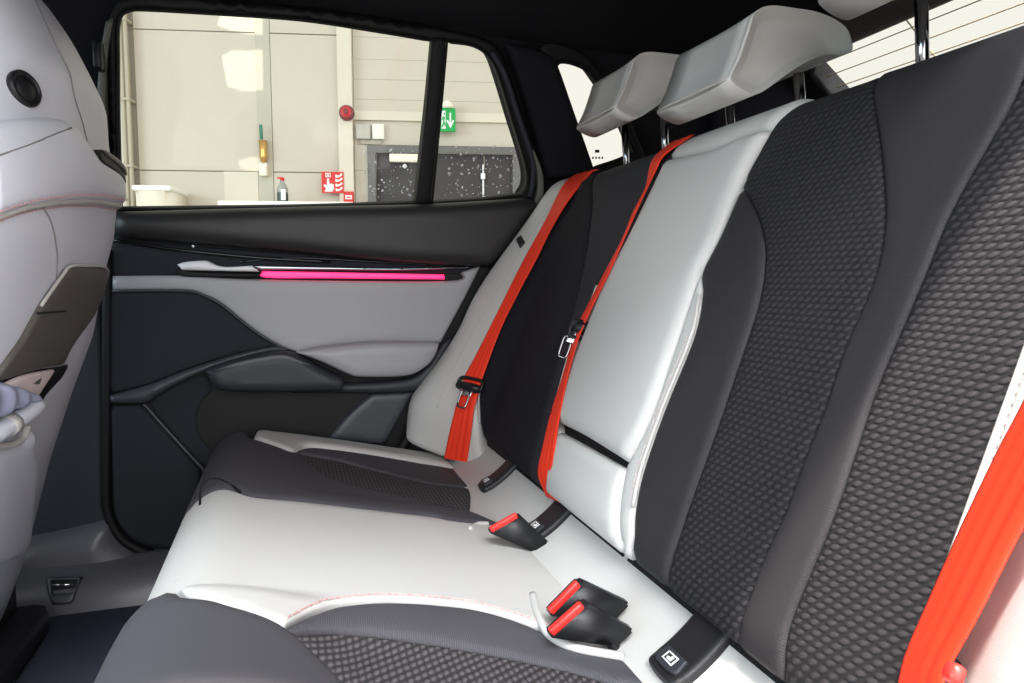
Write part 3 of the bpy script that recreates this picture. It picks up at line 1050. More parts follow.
# rain drops on the panes
random.seed(5)
dv, df = [], []
for k in range(210):
    x_ = random.uniform(366, 524); y_ = 146 + 54 * random.random() ** 0.7
    if 417 < x_ < 446:
        continue
    st = WS.hit(x_, y_)
    if not inside(np.array([st]), np.array(WIN_A if x_ < 430 else WIN_B))[0]:
        continue
    P_, N_ = WS.pn(np.array([st[0]]), np.array([st[1]]))
    rr = random.choice((.0009, .0012, .0014, .0019, .0027))
    o = len(dv)
    cc = P_[0] + N_[0] * (-.019)
    for a_ in range(6):
        an = a_ * math.pi / 3
        dv.append(tuple(cc + rr * (math.cos(an) * np.array([1, 0, 0]) + math.sin(an) * np.array([0, -.34, .94]) * 1.2)))
    dv.append(tuple(cc + N_[0] * rr * .9)); dv.append(tuple(cc - N_[0] * rr * .5))
    for a_ in range(6):
        df.append((o + a_, o + (a_ + 1) % 6, o + 6)); df.append((o + (a_ + 1) % 6, o + a_, o + 7))
me = bpy.data.meshes.new('water_drops'); me.from_pydata(dv, [], df)
stuff(link_mesh('water_drops', me, DROP, wb_))
# division bar of the door window, pillar edges
structure(pad('trim_9', WS, loop(wq([(416, 206), (427, 110), (434, 38)], .01), wq([(447, 38), (440, 115), (431, 206)], .01)), RUBBER, None, T=.006, R=.004, h=-.002, grid=.012, depth=.03))
structure(tube('trim_10', lift(WS, spline(wq([(492, 52), (505, 75), (518, 115), (532, 158), (533, 180), (530, 197)], .008)), .008), .005, PILLAR, None, 8))
structure(pad('trim_11', WS, loop(wq([(530, 150), (536, 168), (537, 190), (531, 212)]), wq([(538, 212), (543, 195), (542, 172), (534, 150)])), PILLAR_GREY, None, T=.006, R=.004, h=0, grid=.01, depth=.02))
# charcoal trim of the rear pillar between door and quarter glass
structure(pad('trim_12', WS, loop(wq([(506, 44), (522, 90), (540, 150), (547, 178)]), wq([(547, 178), (575, 176), (592, 172)]), wq([(592, 172), (574, 120), (555, 66), (551, 56)]),
                                  wq([(551, 56), (530, 48), (506, 44)])), HEADLINER, None, T=.014, R=.012, h=.0, grid=.02, depth=.03))
# pillar between the doors, with the belt cover strip beside the front seat
PL = plane_surf((0, 1.468, 0), (1, 0, 0), (0, 0, 1), (-1.6, 1.0), (.2, 1.3), n=(0, -1, 0))
structure(pad('trim_14', PL, [(-.62, .48), (-.62, 1.2), (-.325, 1.2), (-.325, .49)], PILLAR, None, T=.012, R=.02, h=.0, grid=.04, depth=.03))
structure(pad('trim_15', WS, loop(wq([(98, 225), (97, 120), (100, 60), (106, 22)]), wq([(113, 18), (107, 60), (106, 120), (109, 225)])), PILLAR_GREY, None, T=.012, R=.008, h=.0, grid=.02, depth=.02))
structure(box('trim_16', WS.pn(*[np.array([v]) for v in WS.hit(102, 60)])[0][0] + np.array([0, -.02, 0]), (.014, .03, .045), BLACK, None, .004))

# rear of the car: hatch glass, header, side and floor of the boot
RG = plane_surf((1.1, 0, 1.477), (0, 1, 0), (.78, 0, -.625), (.1, 1.6), (-.1, .8), n=(-1, 0, 0))
rg_out = [(.26, -.03), (1.34, -.03), (1.33, .56), (.28, .56)]
w4 = pane('window_4', rg_out, RG, 0.0)
structure(pad('wall_rear', RG, [(.16, -.08), (1.46, -.08), (1.46, .7), (.16, .7)], BLACK, None, T=.02, R=.012, h=-.01, grid=.05, depth=.03, holes=([(.27, -.022), (1.255, -.022), (1.315, .03), (1.30, .55), (.29, .55)],)))
structure(pad('trim_17', RG, loop([(.2, -.10), (1.36, -.10)], [(1.36, -.10), (1.34, -.03), (1.30, -.012)], [(1.30, -.012), (.2, -.018)]), BROWN_TRIM, None, T=.03, R=.02, h=.005, grid=.03, depth=.03))
for tt in np.arange(.012, .53, .034):
    tube('heating_wire', lift(RG, [(.29, tt), (.8, tt + .003), (1.29, tt)], .002), .0011, WIRE, w4, 5)
tube('heating_wire', lift(RG, [(1.048, -.01), (1.05, .2), (1.048, .52)], .002), .0014, WIRE, w4, 5)
structure(box('trim_13', (1.05, 1.42, 1.25), (.28, .09, .5), HEADLINER, None, .01))
structure(box('trim_18', (1.2, .8, .62), (.9, 1.3, .05), CARPET, None, .01))
structure(box('trim_19', (1.72, .8, .83), (.05, 1.3, .4), BLACK, None, .01))
structure(box('trim_20', (1.2, 1.46, .85), (1.2, .06, .6), BLACK, None, .01))
structure(box('trim_21', (1.15, .13, 1.0), (1.2, .05, 1.0), BLACK, None, .01))
structure(box('trim_22', (.0, .285, 1.485), (2.6, .03, .06), RUBBER, None, .01))
# front bulkhead / dashboard side so that only the windscreen lets the front light in
structure(box('trim_23', (-1.75, .8, .75), (.1, 1.4, .9), BLACK, None, .02))

# ------------------------------------------------------------------ far rear door, inside
DS = plane_surf((0, YD, 0), (1, 0, 0), (0, 0, 1), (-.6, .7), (.3, 1.3), n=(0, -1, 0))
dq = lambda pts, h=0.0: DS.pts(pts, h)


def dpad(name, curves, mat, parent=dw, h=0.0, hh=None, **kw):
    H_ = h if hh is None else hh
    return pad(name, DS, loop(*[dq(c, H_) for c in curves]), mat, parent, h=h, **kw)


door_edge = [(528, 197), (541, 203), (520, 238), (500, 268), (478, 310), (450, 362), (420, 412), (395, 455), (380, 480)]
dpad('door_body', [[(112, 214), (300, 208), (528, 197)], door_edge, [(380, 480), (300, 570)], [(300, 570), (186, 552)],
                   [(186, 552), (156, 551), (135, 545), (120, 532), (111, 514), (109, 480), (110, 380), (112, 214)]], RUBBER, h=-.02, hh=0, T=.02, R=.006, grid=.03, depth=.03)
dpad('sill_top', [[(112, 211), (300, 206), (430, 203), (528, 197)], [(528, 197), (537, 201), (538, 208), (528, 226), (510, 248), (493, 266)], [(493, 266), (400, 262), (300, 252), (112, 236)]],
     SILL_SOFT, h=.0, hh=.042, T=.05, R=.024, grid=.014, depth=.02)
dpad('insert_strip', [[(112, 240), (300, 254), (440, 264), (486, 267)], [(486, 267), (470, 270), (445, 274), (265, 273), (112, 277)]], DOOR_FABRIC, h=.0, hh=.004, T=.006, R=.004, grid=.012, depth=.01)
o = DS.hit(193, 246, .02)
lathe('chrome_dot', [(.004, 0), (.004, .006), (.002, .008)], lift(DS, [o], .012)[0], CHROME, dw, 12, (0, -1, 0))  # small round chrome dot on the door insert
tube('rib', lift(DS, spline(dq([(240, 262), (290, 258), (380, 262), (470, 267)], .008)), .008), .0022, BLACK_GLOSS, dw)
tube('rib', lift(DS, spline(dq([(112, 240), (180, 250), (260, 258), (330, 262)], .008)), .012), .003, BLACK_GLOSS, dw)
# grey insert
dpad('grey_insert', [[(112, 276), (178, 275.5), (262, 279.5), (447, 281), (463, 272), (481, 266)], [(481, 266), (468, 292), (452, 322), (440, 344)], [(440, 344), (380, 342), (330, 346), (297, 352)],
                     [(297, 352), (285, 348), (262, 335), (242, 320), (222, 304), (205, 295), (184, 290), (112, 290)]], DOOR_GREY, h=.0, hh=.012, T=.014, R=.006, grid=.014, depth=.02)
dpad('speaker_panel', [[(109, 291), (184, 291.5), (203, 296), (221, 306), (240, 321), (261, 337), (278, 346)], [(278, 346), (240, 353), (190, 368), (150, 384), (109, 394)], [(109, 394), (109, 291)]],
     DOOR_FABRIC, h=.0, hh=.008, T=.009, R=.005, grid=.014, depth=.02)
tube('panel_edge', lift(DS, spline(dq([(112, 291), (184, 291), (204, 295.5), (222, 305), (241, 320.5), (262, 336), (286, 349.5)], .012)), .012), .0022, DOOR_TRIM, dw)
dpad('sweep_trim', [[(109, 396), (150, 384.5), (190, 369), (240, 353.5), (276, 346)], [(276, 346), (290, 350), (264, 353), (228, 363), (195, 376), (168, 389), (147, 403)], [(147, 403), (128, 404), (109, 403)], [(109, 403), (109, 396)]],
     DOOR_TRIM, h=.0, hh=.02, T=.026, R=.012, grid=.008, depth=.02)
# pocket
dpad('pocket_wall', [[(147, 404), (165, 391), (195, 377), (208, 374)], [(208, 374), (212, 390), (202, 402), (197, 418), (200, 436), (215, 452), (230, 462)], [(230, 462), (200, 467)], [(200, 467), (175, 438), (147, 404)]],
     DOOR_FABRIC, h=-.005, hh=0, T=.008, R=.006, grid=.012, depth=.02)
dpad('lower_panel', [[(110, 406), (143, 405)], [(143, 405), (172, 437), (200, 470)], [(200, 470), (200, 515), (192, 549)], [(192, 549), (157, 548), (137, 542), (123, 530), (114, 513), (112, 480), (110, 406)]],
     DOOR_FABRIC, h=.0, hh=.01, T=.014, R=.01, grid=.014, depth=.02)
tube('pocket_rim', lift(DS, spline(dq([(144, 404), (158, 420), (178, 442), (203, 469), (225, 492)], .016)), .016), .003, DOOR_TRIM, dw)
# armrest
dpad('armrest_surround', [[(297, 354), (320, 368), (333, 377), (347, 383), (405, 379), (424, 368), (440, 345)], [(440, 345), (452, 338), (440, 365), (428, 388)], [(428, 388), (400, 393), (345, 393), (290, 393)], [(290, 393), (285, 370), (297, 354)]],
     DOOR_PLASTIC, h=.0, hh=.015, T=.022, R=.01, grid=.012, depth=.02)
dpad('armrest', [[(296, 352), (330, 346), (380, 342), (439, 342)], [(439, 342), (434, 356), (424, 367), (405, 375.5), (360, 376.5), (346, 373)], [(346, 373), (325, 363), (310, 357), (296, 352)]],
     DOOR_GREY, h=.01, hh=.035, T=.045, R=.014, grid=.01, depth=.03)
dpad('grab_handle', [[(205, 371), (222, 363), (250, 356), (280, 351), (298, 354)], [(298, 354), (318, 366), (344, 379)], [(344, 379), (343, 388), (330, 391), (260, 392), (228, 391), (214, 386), (205, 371)]],
     DOOR_PLASTIC, h=.01, hh=.04, T=.045, R=.016, grid=.01, depth=.03)
dpad('handle_inlay', [[(213, 371), (230, 364), (255, 358), (283, 354.5), (300, 360), (314, 366)], [(314, 366), (270, 368), (213, 371)]], DOOR_TRIM, h=.05, hh=.055, T=.004, R=.003, grid=.01, depth=.006)
dpad('rear_lower_panel', [[(328, 440), (348, 415), (372, 394)], [(372, 394), (414, 392)], [(414, 392), (385, 445)], [(385, 445), (328, 440)]], DOOR_TRIM, h=.0, hh=.012, T=.014, R=.008, grid=.012, depth=.02)
# chrome handle in its black recess, strip and light
dpad('handle_recess', [[(175, 269), (205, 272), (258, 273.5), (266, 276)], [(266, 276), (250, 277.5), (190, 277), (178, 274), (175, 269)]], RUBBER, h=.01, hh=.012, T=.005, R=.003, grid=.008, depth=.01)
dpad('door_handle', [[(177, 264.5), (185, 262), (204, 260.5), (210, 262), (217, 265.2), (228, 266.8), (252, 265.5)], [(252, 265.5), (259, 271.5)], [(259, 271.5), (225, 271), (182, 270)], [(182, 270), (177, 264.5)]],
     SATIN, h=.012, hh=.03, T=.022, R=.007, grid=.005, depth=.02)
dpad('metal_strip', [[(254, 265.5), (330, 267), (400, 268), (470, 266.5)], [(470, 266.5), (460, 268.5), (400, 270.5), (330, 270), (258, 269.8)]], POST, h=.01, hh=.02, T=.012, R=.002, grid=.006, depth=.01)
dpad('light_strip', [[(262, 271), (330, 272.3), (444, 274.5)], [(444, 274.5), (445, 279.3)], [(445, 279.3), (330, 278.2), (266, 277.5), (262, 271)]], PINK, h=.012, hh=.016, T=.006, R=.0025, grid=.006, depth=.01)
tube('door_seal', lift(DS, spline(dq([(107.5, 250), (107, 380), (106, 480), (108, 512), (118, 534), (134, 547), (156, 554), (188, 555), (260, 565)], .004)), .004), .009, RUBBER, dw, 8)
tube('door_seal', lift(DS, spline(dq([(543, 203), (522, 240), (502, 272), (480, 312), (452, 364), (422, 414), (397, 457), (382, 482)], .0)), .0), .012, RUBBER, dw, 8)

# sill moulding under the door with the rear step down to the carpet
sill_prof = [(1.475, .36), (1.475, .495), (1.43, .487), (1.39, .483), (1.365, .478), (1.35, .468), (1.34, .45), (1.334, .42), (1.33, .39), (1.30, .36)]
sl = structure(extrude_profile('trim_24', sill_prof, -.95, .45, SILL_PLASTIC, None, 'X'))
for p in sl.data.polygons: p.use_smooth = len(p.vertices) == 4

structure(pad('trim_25', PL, loop(PL.pts([(-30, 548), (60, 531), (111, 519)], .02), PL.pts([(111, 519), (118, 536), (134, 549), (156, 556), (200, 558)], .02), PL.pts([(200, 558), (200, 574)], .02),
                                  PL.pts([(200, 574), (60, 590), (-30, 600)], .02)), SILL_PLASTIC, None, T=.05, R=.04, h=0, grid=.016, depth=.02))
# recessed latch in the sill
lt = thing('seat_floor_latch', 'small recessed latch with chrome bar in the dark sill trim', 'latch', at_y(64, 592, 1.35))
LS = plane_surf(at_y(65, 590, 1.352), (1, 0, 0), (0, .45, .9), (-.08, .08), (-.06, .06), n=(0, -1, .5))
pad('surround', LS, loop(LS.pts([(46, 577), (82, 576.5)]), LS.pts([(82, 576.5), (77, 592), (72, 603), (53, 605)]), LS.pts([(53, 605), (48, 592), (46, 577)])), DOOR_TRIM, lt, T=.008, R=.004, h=0, grid=.006, depth=.02,
    holes=(loop(LS.pts([(52, 581), (78, 580.5)]), LS.pts([(78, 580.5), (74, 592), (54, 594)]), LS.pts([(54, 594), (52, 581)])),))
pad('cavity', LS, loop(LS.pts([(51, 580), (79, 579)]), LS.pts([(79, 579), (75, 595), (53, 596)]), LS.pts([(53, 596), (51, 580)])), RUBBER, lt, T=.001, R=.001, h=.0005, grid=.01, depth=.01)
tube('bar', lift(LS, LS.pts([(54, 585.5), (76, 584.5)]), .007), .0022, CHROME, lt, 8)

# ================================================================== REAR SEAT
BO = np.array([.34, 0, .66]); BT = np.array([.215, 0, .546]); BT /= np.linalg.norm(BT); BN = np.array([-BT[2], 0, BT[0]])
T1, RB = .545, .042


def wing(s, t):
    w = .136 * sstep(1.25, 1.42, s) + .105 * sstep(.325, .18, s)
    return w * (1 - .44 * sstep(-.04, .25, t) - .36 * sstep(.25, .58, t))


def back_fn(s, t):
    s = np.asarray(s, float); t = np.asarray(t, float)
    a = np.clip((t - T1) / RB, 0, 2.6)
    tl = np.minimum(t, T1)
    bt = tl + RB * np.sin(a)
    bn = -RB * (1 - np.cos(a)) + wing(s, t) * np.cos(np.minimum(a, 1.57))
    w = wing(s, t) * np.sin(np.minimum(a, 1.57)) * .3
    lo = sstep(.07, -.03, t) * -.03                     # tucks back at the foot
    P = BO + bt[..., None] * BT + (bn + lo)[..., None] * BN + w[..., None] * BT
    P[..., 1] = s
    return P


BS = Surf(back_fn, (.17, 1.47), (-.05, .72), 130, 90); BS.sign = -1.0
bq = lambda pts, h=0.0: BS.pts(pts, h)

T_TOP = .62
TB = .040


def clipb(c):
    return [p for p in c if p[1] > TB + .004]


# boundaries shared by neighbouring covers, measured on the back surface (s across, t up)
greyR_full = bq([(805, 101), (777, 135), (749, 185), (727, 240), (709, 276)])
flareR = clipb(bq([(709, 299), (701, 340), (672, 412), (651, 473), (643, 511), (642, 538), (652, 568), (668, 590)]))
A_L_top = clipb(bq([(749, 190), (765, 222), (772, 258), (766, 305), (745, 370), (722, 438), (697, 508), (680, 560), (676, 590)]))
A_R = clipb(bq([(881, 72), (883, 116), (890, 166), (893, 227), (882, 285), (854, 350), (833, 412), (814, 460), (794, 515), (774, 558), (757, 602), (752, 645)]))
C_R = clipb(bq([(1030, 85), (1000, 143), (977, 183), (954, 227), (938, 267), (917, 317), (884, 395), (864, 455), (842, 520), (814, 588), (798, 630), (794, 668)]))
TB = .040


def ext_top(c, t=T_TOP, ds=0):
    return [(c[0][0] + ds, t)] + list(c)


def ext_bot(c, t=TB):
    return list(c) + [(c[-1][0], t)]


# ---- near backrest
near = thing('rear_seatback', 'near rear backrest in dark knit with plain charcoal strips, largest at right', 'car seat', (.36, .5, .66), 'rear seat backrests')
pad('knit_cover', BS, loop(ext_bot(ext_top(A_R)), [(A_R[-1][0], TB), (A_L_top[-1][0] , TB)], ext_bot(A_L_top)[::-1], [A_L_top[0], greyR_full[2]], greyR_full[:3][::-1] + [(greyR_full[0][0], T_TOP)], [(greyR_full[0][0], T_TOP), (A_R[0][0], T_TOP)]),
    KNIT, near, T=.010, R=.005, grid=.012, depth=.014)
pad('side_strip', BS, loop([A_L_top[0]] + greyR_full[3:] + flareR, [flareR[-1], (flareR[-1][0] - .005, TB)], [(flareR[-1][0] - .005, TB), (A_L_top[-1][0], TB)], ext_bot(A_L_top)[::-1]),
    CLOTH_RIB, near, T=.013, R=.009, grid=.012, depth=.014)
pad('plain_strip', BS, loop(ext_bot(ext_top(A_R)), [(A_R[-1][0], TB), (C_R[-1][0], TB)], ext_bot(ext_top(C_R))[::-1], [(C_R[0][0], T_TOP), (A_R[0][0], T_TOP)]),
    CLOTH_RIB, near, T=.012, R=.006, grid=.012, depth=.014)
D_R = [(.327, T_TOP), (.323, .5), (.321, .35), (.323, .2), (.325, .08), (.327, TB)]
pad('knit_cover', BS, loop(ext_bot(ext_top(C_R)), [(C_R[-1][0], TB), D_R[-1]], D_R[::-1], [D_R[0], (C_R[0][0], T_TOP)]),
    KNIT, near, T=.010, R=.005, grid=.012, depth=.014)
pad('outer_bolster', BS, loop(D_R, [D_R[-1], (.19, TB)], [(.19, TB), (.185, .3), (.19, .6)], [(.19, .6), (.25, T_TOP), D_R[0]]), LEATHER, near, T=.012, R=.008, grid=.014, depth=.014)
seam('piping', BS, [(p[0] - .001, p[1]) for p in D_R[1:]], .003, PIPING, near, .011)
stitches('stitching', BS, [(p[0] - .007, p[1]) for p in D_R[1:]], STITCH_PALE, near, .0135)
seam('seam', BS, A_R, .0014, RUBBER, near, .0065)
seam('seam', BS, C_R, .0014, RUBBER, near, .0065)
seam('seam', BS, A_L_top, .0014, RUBBER, near, .0065)

# ---- centre backrest with the fold-down armrest
cen = thing('rear_seatback', 'narrow centre rear backrest in pale grey leather with fold-down armrest', 'car seat', (.36, .82, .66), 'rear seat backrests')
greyL_full = bq([(688, 139), (675, 164), (655, 205), (636, 243), (617, 278)])
flareL = clipb(bq([(603, 288), (594, 312), (577, 351), (566, 389), (557, 428), (554, 454), (555, 482), (560, 504)]))
topseam = bq([(675, 164), (720, 155), (751, 142), (777, 135)])
pad('top_roll', BS, loop(topseam, [topseam[-1], greyR_full[0], (greyR_full[0][0], T_TOP)], [(greyR_full[0][0], T_TOP), (greyL_full[0][0], T_TOP)], [(greyL_full[0][0], T_TOP), greyL_full[0], topseam[0]]),
    LEATHER, cen, T=.016, R=.012, grid=.01, depth=.014)
arm_bot = bq([(564, 424), (590, 437), (615, 452), (637, 466)])
arm_R = bq([(637, 466), (658, 426), (684, 352), (706, 284), (709, 276)])
arm_L = bq([(617, 278), (606, 305), (590, 345), (577, 380), (566, 415), (564, 424)])
pad('armrest', BS, loop(topseam[::-1], greyL_full[1:], arm_L, arm_bot, arm_R, greyR_full[1:][::-1]), LEATHER, cen, T=.020, R=.012, grid=.01, depth=.016, crown=.004)
low_top = bq([(566, 434), (590, 447), (615, 461), (635, 472)])
low_R = clipb(bq([(635, 472), (630, 500), (629, 527), (634, 546), (645, 565)]))
low_L = clipb(bq([(566, 434), (558, 460), (556, 482), (560, 503)]))
pad('lower_panel', BS, loop(low_top, low_R, [low_R[-1], (low_R[-1][0], TB)], [(low_R[-1][0], TB), (low_L[-1][0], TB)], [(low_L[-1][0], TB), low_L[-1]], low_L[::-1]), LEATHER, cen, T=.018, R=.012, grid=.01, depth=.016, crown=.004)
pad('side_panel', BS, loop([(greyR_full[-1][0] + .003, greyR_full[-1][1])] + flareR, [flareR[-1], (flareR[-1][0], TB)], [(flareR[-1][0], TB), (low_R[-1][0], TB)], [(low_R[-1][0], TB)] + low_R[::-1] + arm_R[:4]),
    LEATHER, cen, T=.014, R=.006, grid=.01, depth=.016)
pad('side_panel', BS, loop([(greyL_full[-1][0] - .002, greyL_full[-1][1] - .002)] + flareL, [flareL[-1], (flareL[-1][0], TB)], [(flareL[-1][0], TB), (low_L[-1][0], TB)], [(low_L[-1][0], TB)] + low_L[::-1] + arm_L[1:][::-1]),
    LEATHER, cen, T=.012, R=.006, grid=.01, depth=.016)
pad('armrest_gap', BS, loop(arm_bot, [arm_bot[-1], low_top[-1]], low_top[::-1], [low_top[0], arm_bot[0]]), RUBBER, cen, T=.002, R=.001, grid=.01, depth=.01)
seam('piping', BS, [(p[0] + .0015, p[1]) for p in flareR[:-1]], .0026, PIPING, cen, .013)
stitches('stitching', BS, [(p[0] + .007, p[1]) for p in flareR[1:-1]], STITCH_PALE, cen, .0146)
seam('piping', BS, flareL, .0022, PIPING, cen, .011)

# ---- far backrest
far = thing('rear_seatback', 'far rear backrest in dark fine knit with grey leather side wing by the door', 'car seat', (.36, 1.15, .66), 'rear seat backrests')
F_L = [(1.262, .60)] + bq([(521, 292), (505, 322), (488, 366), (482, 397), (483, 424), (494, 446)], .0)
F_L = [(1.275, .61)] + clipb(F_L[1:])[:0] + bq([(584, 174), (566, 197), (546, 230), (529, 266)], .005) + clipb(F_L[1:])
seam_far = clipb(bq([(599, 169), (597, 208), (590, 262), (577, 320), (561, 372), (548, 420), (540, 455)]))
cL = greyL_full + flareL
pad('fine_knit_cover', BS, loop([(F_L[0][0], T_TOP)] + F_L, [F_L[-1], (F_L[-1][0] - .02, TB)], [(F_L[-1][0] - .02, TB), (seam_far[-1][0], TB)], ext_bot(ext_top(seam_far))[::-1], [(seam_far[0][0], T_TOP), (F_L[0][0], T_TOP)]),
    KNIT_FINE, far, T=.012, R=.008, grid=.012, depth=.014)
pad('plain_cover', BS, loop(ext_bot(ext_top(seam_far)), [(seam_far[-1][0], TB), (cL[-1][0] + .002, TB)], ext_bot(ext_top([(p[0] + .003, p[1]) for p in cL]))[::-1], [(cL[0][0], T_TOP), (seam_far[0][0], T_TOP)]),
    CLOTH, far, T=.012, R=.007, grid=.012, depth=.014)
pad('side_wing', BS, loop([(F_L[0][0] + .002, T_TOP)] + [(p[0] + .003, p[1]) for p in F_L], [(F_L[-1][0] + .003, F_L[-1][1]), (F_L[-1][0] - .01, -.02)], [(F_L[-1][0] - .01, -.02), (1.40, -.03), (1.43, -.02)],
                          [(1.43, -.02), (1.446, .04), (1.442, .2), (1.42, .36), (1.392, .5), (1.37, .57)], [(1.37, .57), (1.33, T_TOP), (F_L[0][0], T_TOP)]), LEATHER, far, T=.012, R=.012, grid=.012, depth=.014)
seam('crease', BS, bq([(558, 198), (530, 238), (500, 290), (470, 340), (447, 385), (438, 408)], .01), .0022, PIPING, far, .0105)
seam('piping', BS, [(p[0] + .001, p[1]) for p in F_L[1:]], .0024, PIPING, far, .010)
st = bq([(517, 240), (522, 236), (526, 243), (521, 249)], .01)
pad('seat_tag', BS, st, BLACK, far, T=.004, R=.002, h=.011, grid=.006, depth=.004)

# ---- bodies of the backrests behind the covers
for o_, s0, s1 in ((near, .2, .70), (cen, .71, .94), (far, .95, 1.42)):
    prof = []
    for tt in (-.02, .1, .3, .5, .545):
        p = BO + BT * tt - BN * .012; prof.append((p[0], p[2]))
    for aa in (.5, 1.0, 1.5, 2.2):
        p = BO + BT * (T1 + (RB - .012) * math.sin(aa)) - BN * (.0 + RB - (RB - .012) * math.cos(aa)); prof.append((p[0], p[2]))
    for tt in (.5, .2, -.04):
        p = BO + BT * tt - BN * .11; prof.append((p[0], p[2]))
    extrude_profile('back_shell', prof, s0, s1, RUBBER, o_, 'Y')

# ---- head restraints
YN = .70
HP = [(753, 15), (748, 32), (739, 58), (730, 77), (733, 84), (744, 91), (757, 94), (772, 85), (784, 76), (806, 62), (825, 55), (842, 55), (851, 51), (851, 42), (846, 29), (833, 19), (815, 12), (797, 9), (775, 6), (761, 8)]
HPROF = np.array([at_y(x, y, YN)[[0, 2]] for x, y in HP])


def headrest(parent, ycen, dx, dz, width=.163, pc=0.0, name='head_restraint'):
    prof = resample(loop([tuple(p) for p in HPROF] + [tuple(HPROF[0])], per=4), .006) + np.array([dx, dz])
    c = prof.mean(0)
    dprof = prof - c
    n = len(prof)
    secs = []
    half = width / 2
    Rr = .016
    for k in range(7):
        a = k / 6 * math.pi / 2
        secs.append((-half + Rr * (1 - math.sin(a)), Rr * (1 - math.cos(math.pi / 2 - a))))
    mid = [(y, 0.0) for y in np.linspace(-half + Rr, half - Rr, 7)[1:-1]]
    secs = secs + mid + [(-y, q) for y, q in secs[::-1]]
    verts, faces = [], []
    Lp = np.array(prof)
    tg = np.roll(Lp, -1, 0) - np.roll(Lp, 1, 0); tg /= np.linalg.norm(tg, axis=1, keepdims=True)
    ar = (Lp[:, 0] * np.roll(Lp[:, 1], -1) - np.roll(Lp[:, 0], -1) * Lp[:, 1]).sum()
    nin = np.stack([-tg[:, 1], tg[:, 0]], 1) * (1 if ar > 0 else -1)
    for y, ins in secs:
        q = c + (Lp - c) * (1 - ins / .055)
        # the rest face is slightly hollow across
        hol = .008 * math.cos(min(1, abs(y) / half) * math.pi / 2)
        for i in range(n):
            f = max(0, -(dprof[i][0] * .9 + dprof[i][1] * -.2) - .02) / .05
            verts.append((q[i][0] + hol * min(1, f), ycen + y, q[i][1]))
    for k in range(len(secs) - 1):
        for i in range(n):
            a = k * n + i; b_ = k * n + (i + 1) % n
            faces.append((a, b_, b_ + n, a + n))
    for base_i, yy in ((0, secs[0][0]), ((len(secs) - 1) * n, secs[-1][0])):
        ring = [base_i + i for i in range(n)]
        for fct in (.66, .33):
            nr = []
            for i in range(n):
                v = verts[base_i + i]
                nr.append(len(verts)); verts.append((c[0] + (v[0] - c[0]) * fct, v[1], c[1] + (v[2] - c[1]) * fct))
            for i in range(n):
                faces.append((ring[i], ring[(i + 1) % n], nr[(i + 1) % n], nr[i]))
            ring = nr
        faces.append(tuple(ring))
    me = bpy.data.meshes.new(name); me.from_pydata(verts, [], faces)
    bm = bmesh.new(); bm.from_mesh(me); bmesh.ops.recalc_face_normals(bm, faces=bm.faces[:]); bm.to_mesh(me); bm.free()
    h = link_mesh(name, me, LEATHER, parent)
    # seam round the front face
    i0 = [int(np.argmin(((Lp - (HPROF[j] + np.array([dx, dz]))) ** 2).sum(1))) for j in (0, 1, 2, 3)]
    edge = Lp[i0]
    A_ = [(e[0] + .001, ycen - half + .006, e[1]) for e in edge]
    B_ = [(e[0] + .001, ycen + half - .006, e[1]) for e in edge]
    tube('piping', spline(A_, 5), .0018, PIPING, h)
    tube('piping', spline([A_[-1], (edge[-1][0] - .001, ycen, edge[-1][1])] + [B_[-1]], 5), .0018, PIPING, h)
    base = c + np.array([.02, -.02])
    for sy in (-.07, .07):
        p1 = BO + BT * (T1 + .022) - BN * .058
        top = np.array([base[0] + .01, ycen + pc + sy, base[1]])
        bot = np.array([p1[0], ycen + pc + sy, p1[2]])
        tube('post', [bot, .5 * (bot + top), top], .0062, POST, h, 12)
        lathe('post_guide', [(.013, -.02), (.013, .002), (.011, .006), (.008, .007)], bot + np.array([.004, 0, .022]), BLACK, h, 16, tuple(top - bot))
    return h


headrest(cen, .7815, 0, 0, .166, .008)
headrest(far, 1.065, .0, .036, .155, .045)
headrest(near, .48, .0, .035, .166, .0)

# ---- cushion
CO = np.array([.31, 0, .625]); CT = np.array([-.45, 0, .10]); CT /= np.linalg.norm(CT); CN = np.array([CT[2], 0, -CT[0]])
T0C, RC = .39, .05


def cush_h(s, t):
    s = np.asarray(s, float); t = np.asarray(t, float)
    pan = sstep(.99, 1.06, s) * sstep(1.34, 1.24, s) + sstep(.65, .58, s) * sstep(.32, .42, s)
    h = -.010 * pan * sstep(.36, .26, t) * sstep(0, .1, t)
    return h + .010 * sstep(.40, .28, s) + .013 * sstep(.668, .640, s) * sstep(.26, .37, t)


def cush_fn(s, t):
    s = np.asarray(s, float); t = np.asarray(t, float)
    a = np.clip((t - T0C) / RC, 0, 1.8)
    ext = np.maximum(0, t - T0C - 1.8 * RC)
    ct = np.minimum(t, T0C) + RC * np.sin(a) + ext * math.cos(1.8)
    h_ = cush_h(s, np.minimum(t, T0C))
    cn = -RC * (1 - np.cos(a)) - ext * math.sin(1.8) + h_ * np.cos(a * .85)
    P = CO + ct[..., None] * CT + cn[..., None] * CN + (h_ * np.sin(a) * .6)[..., None] * CT
    P[..., 1] = s
    return P


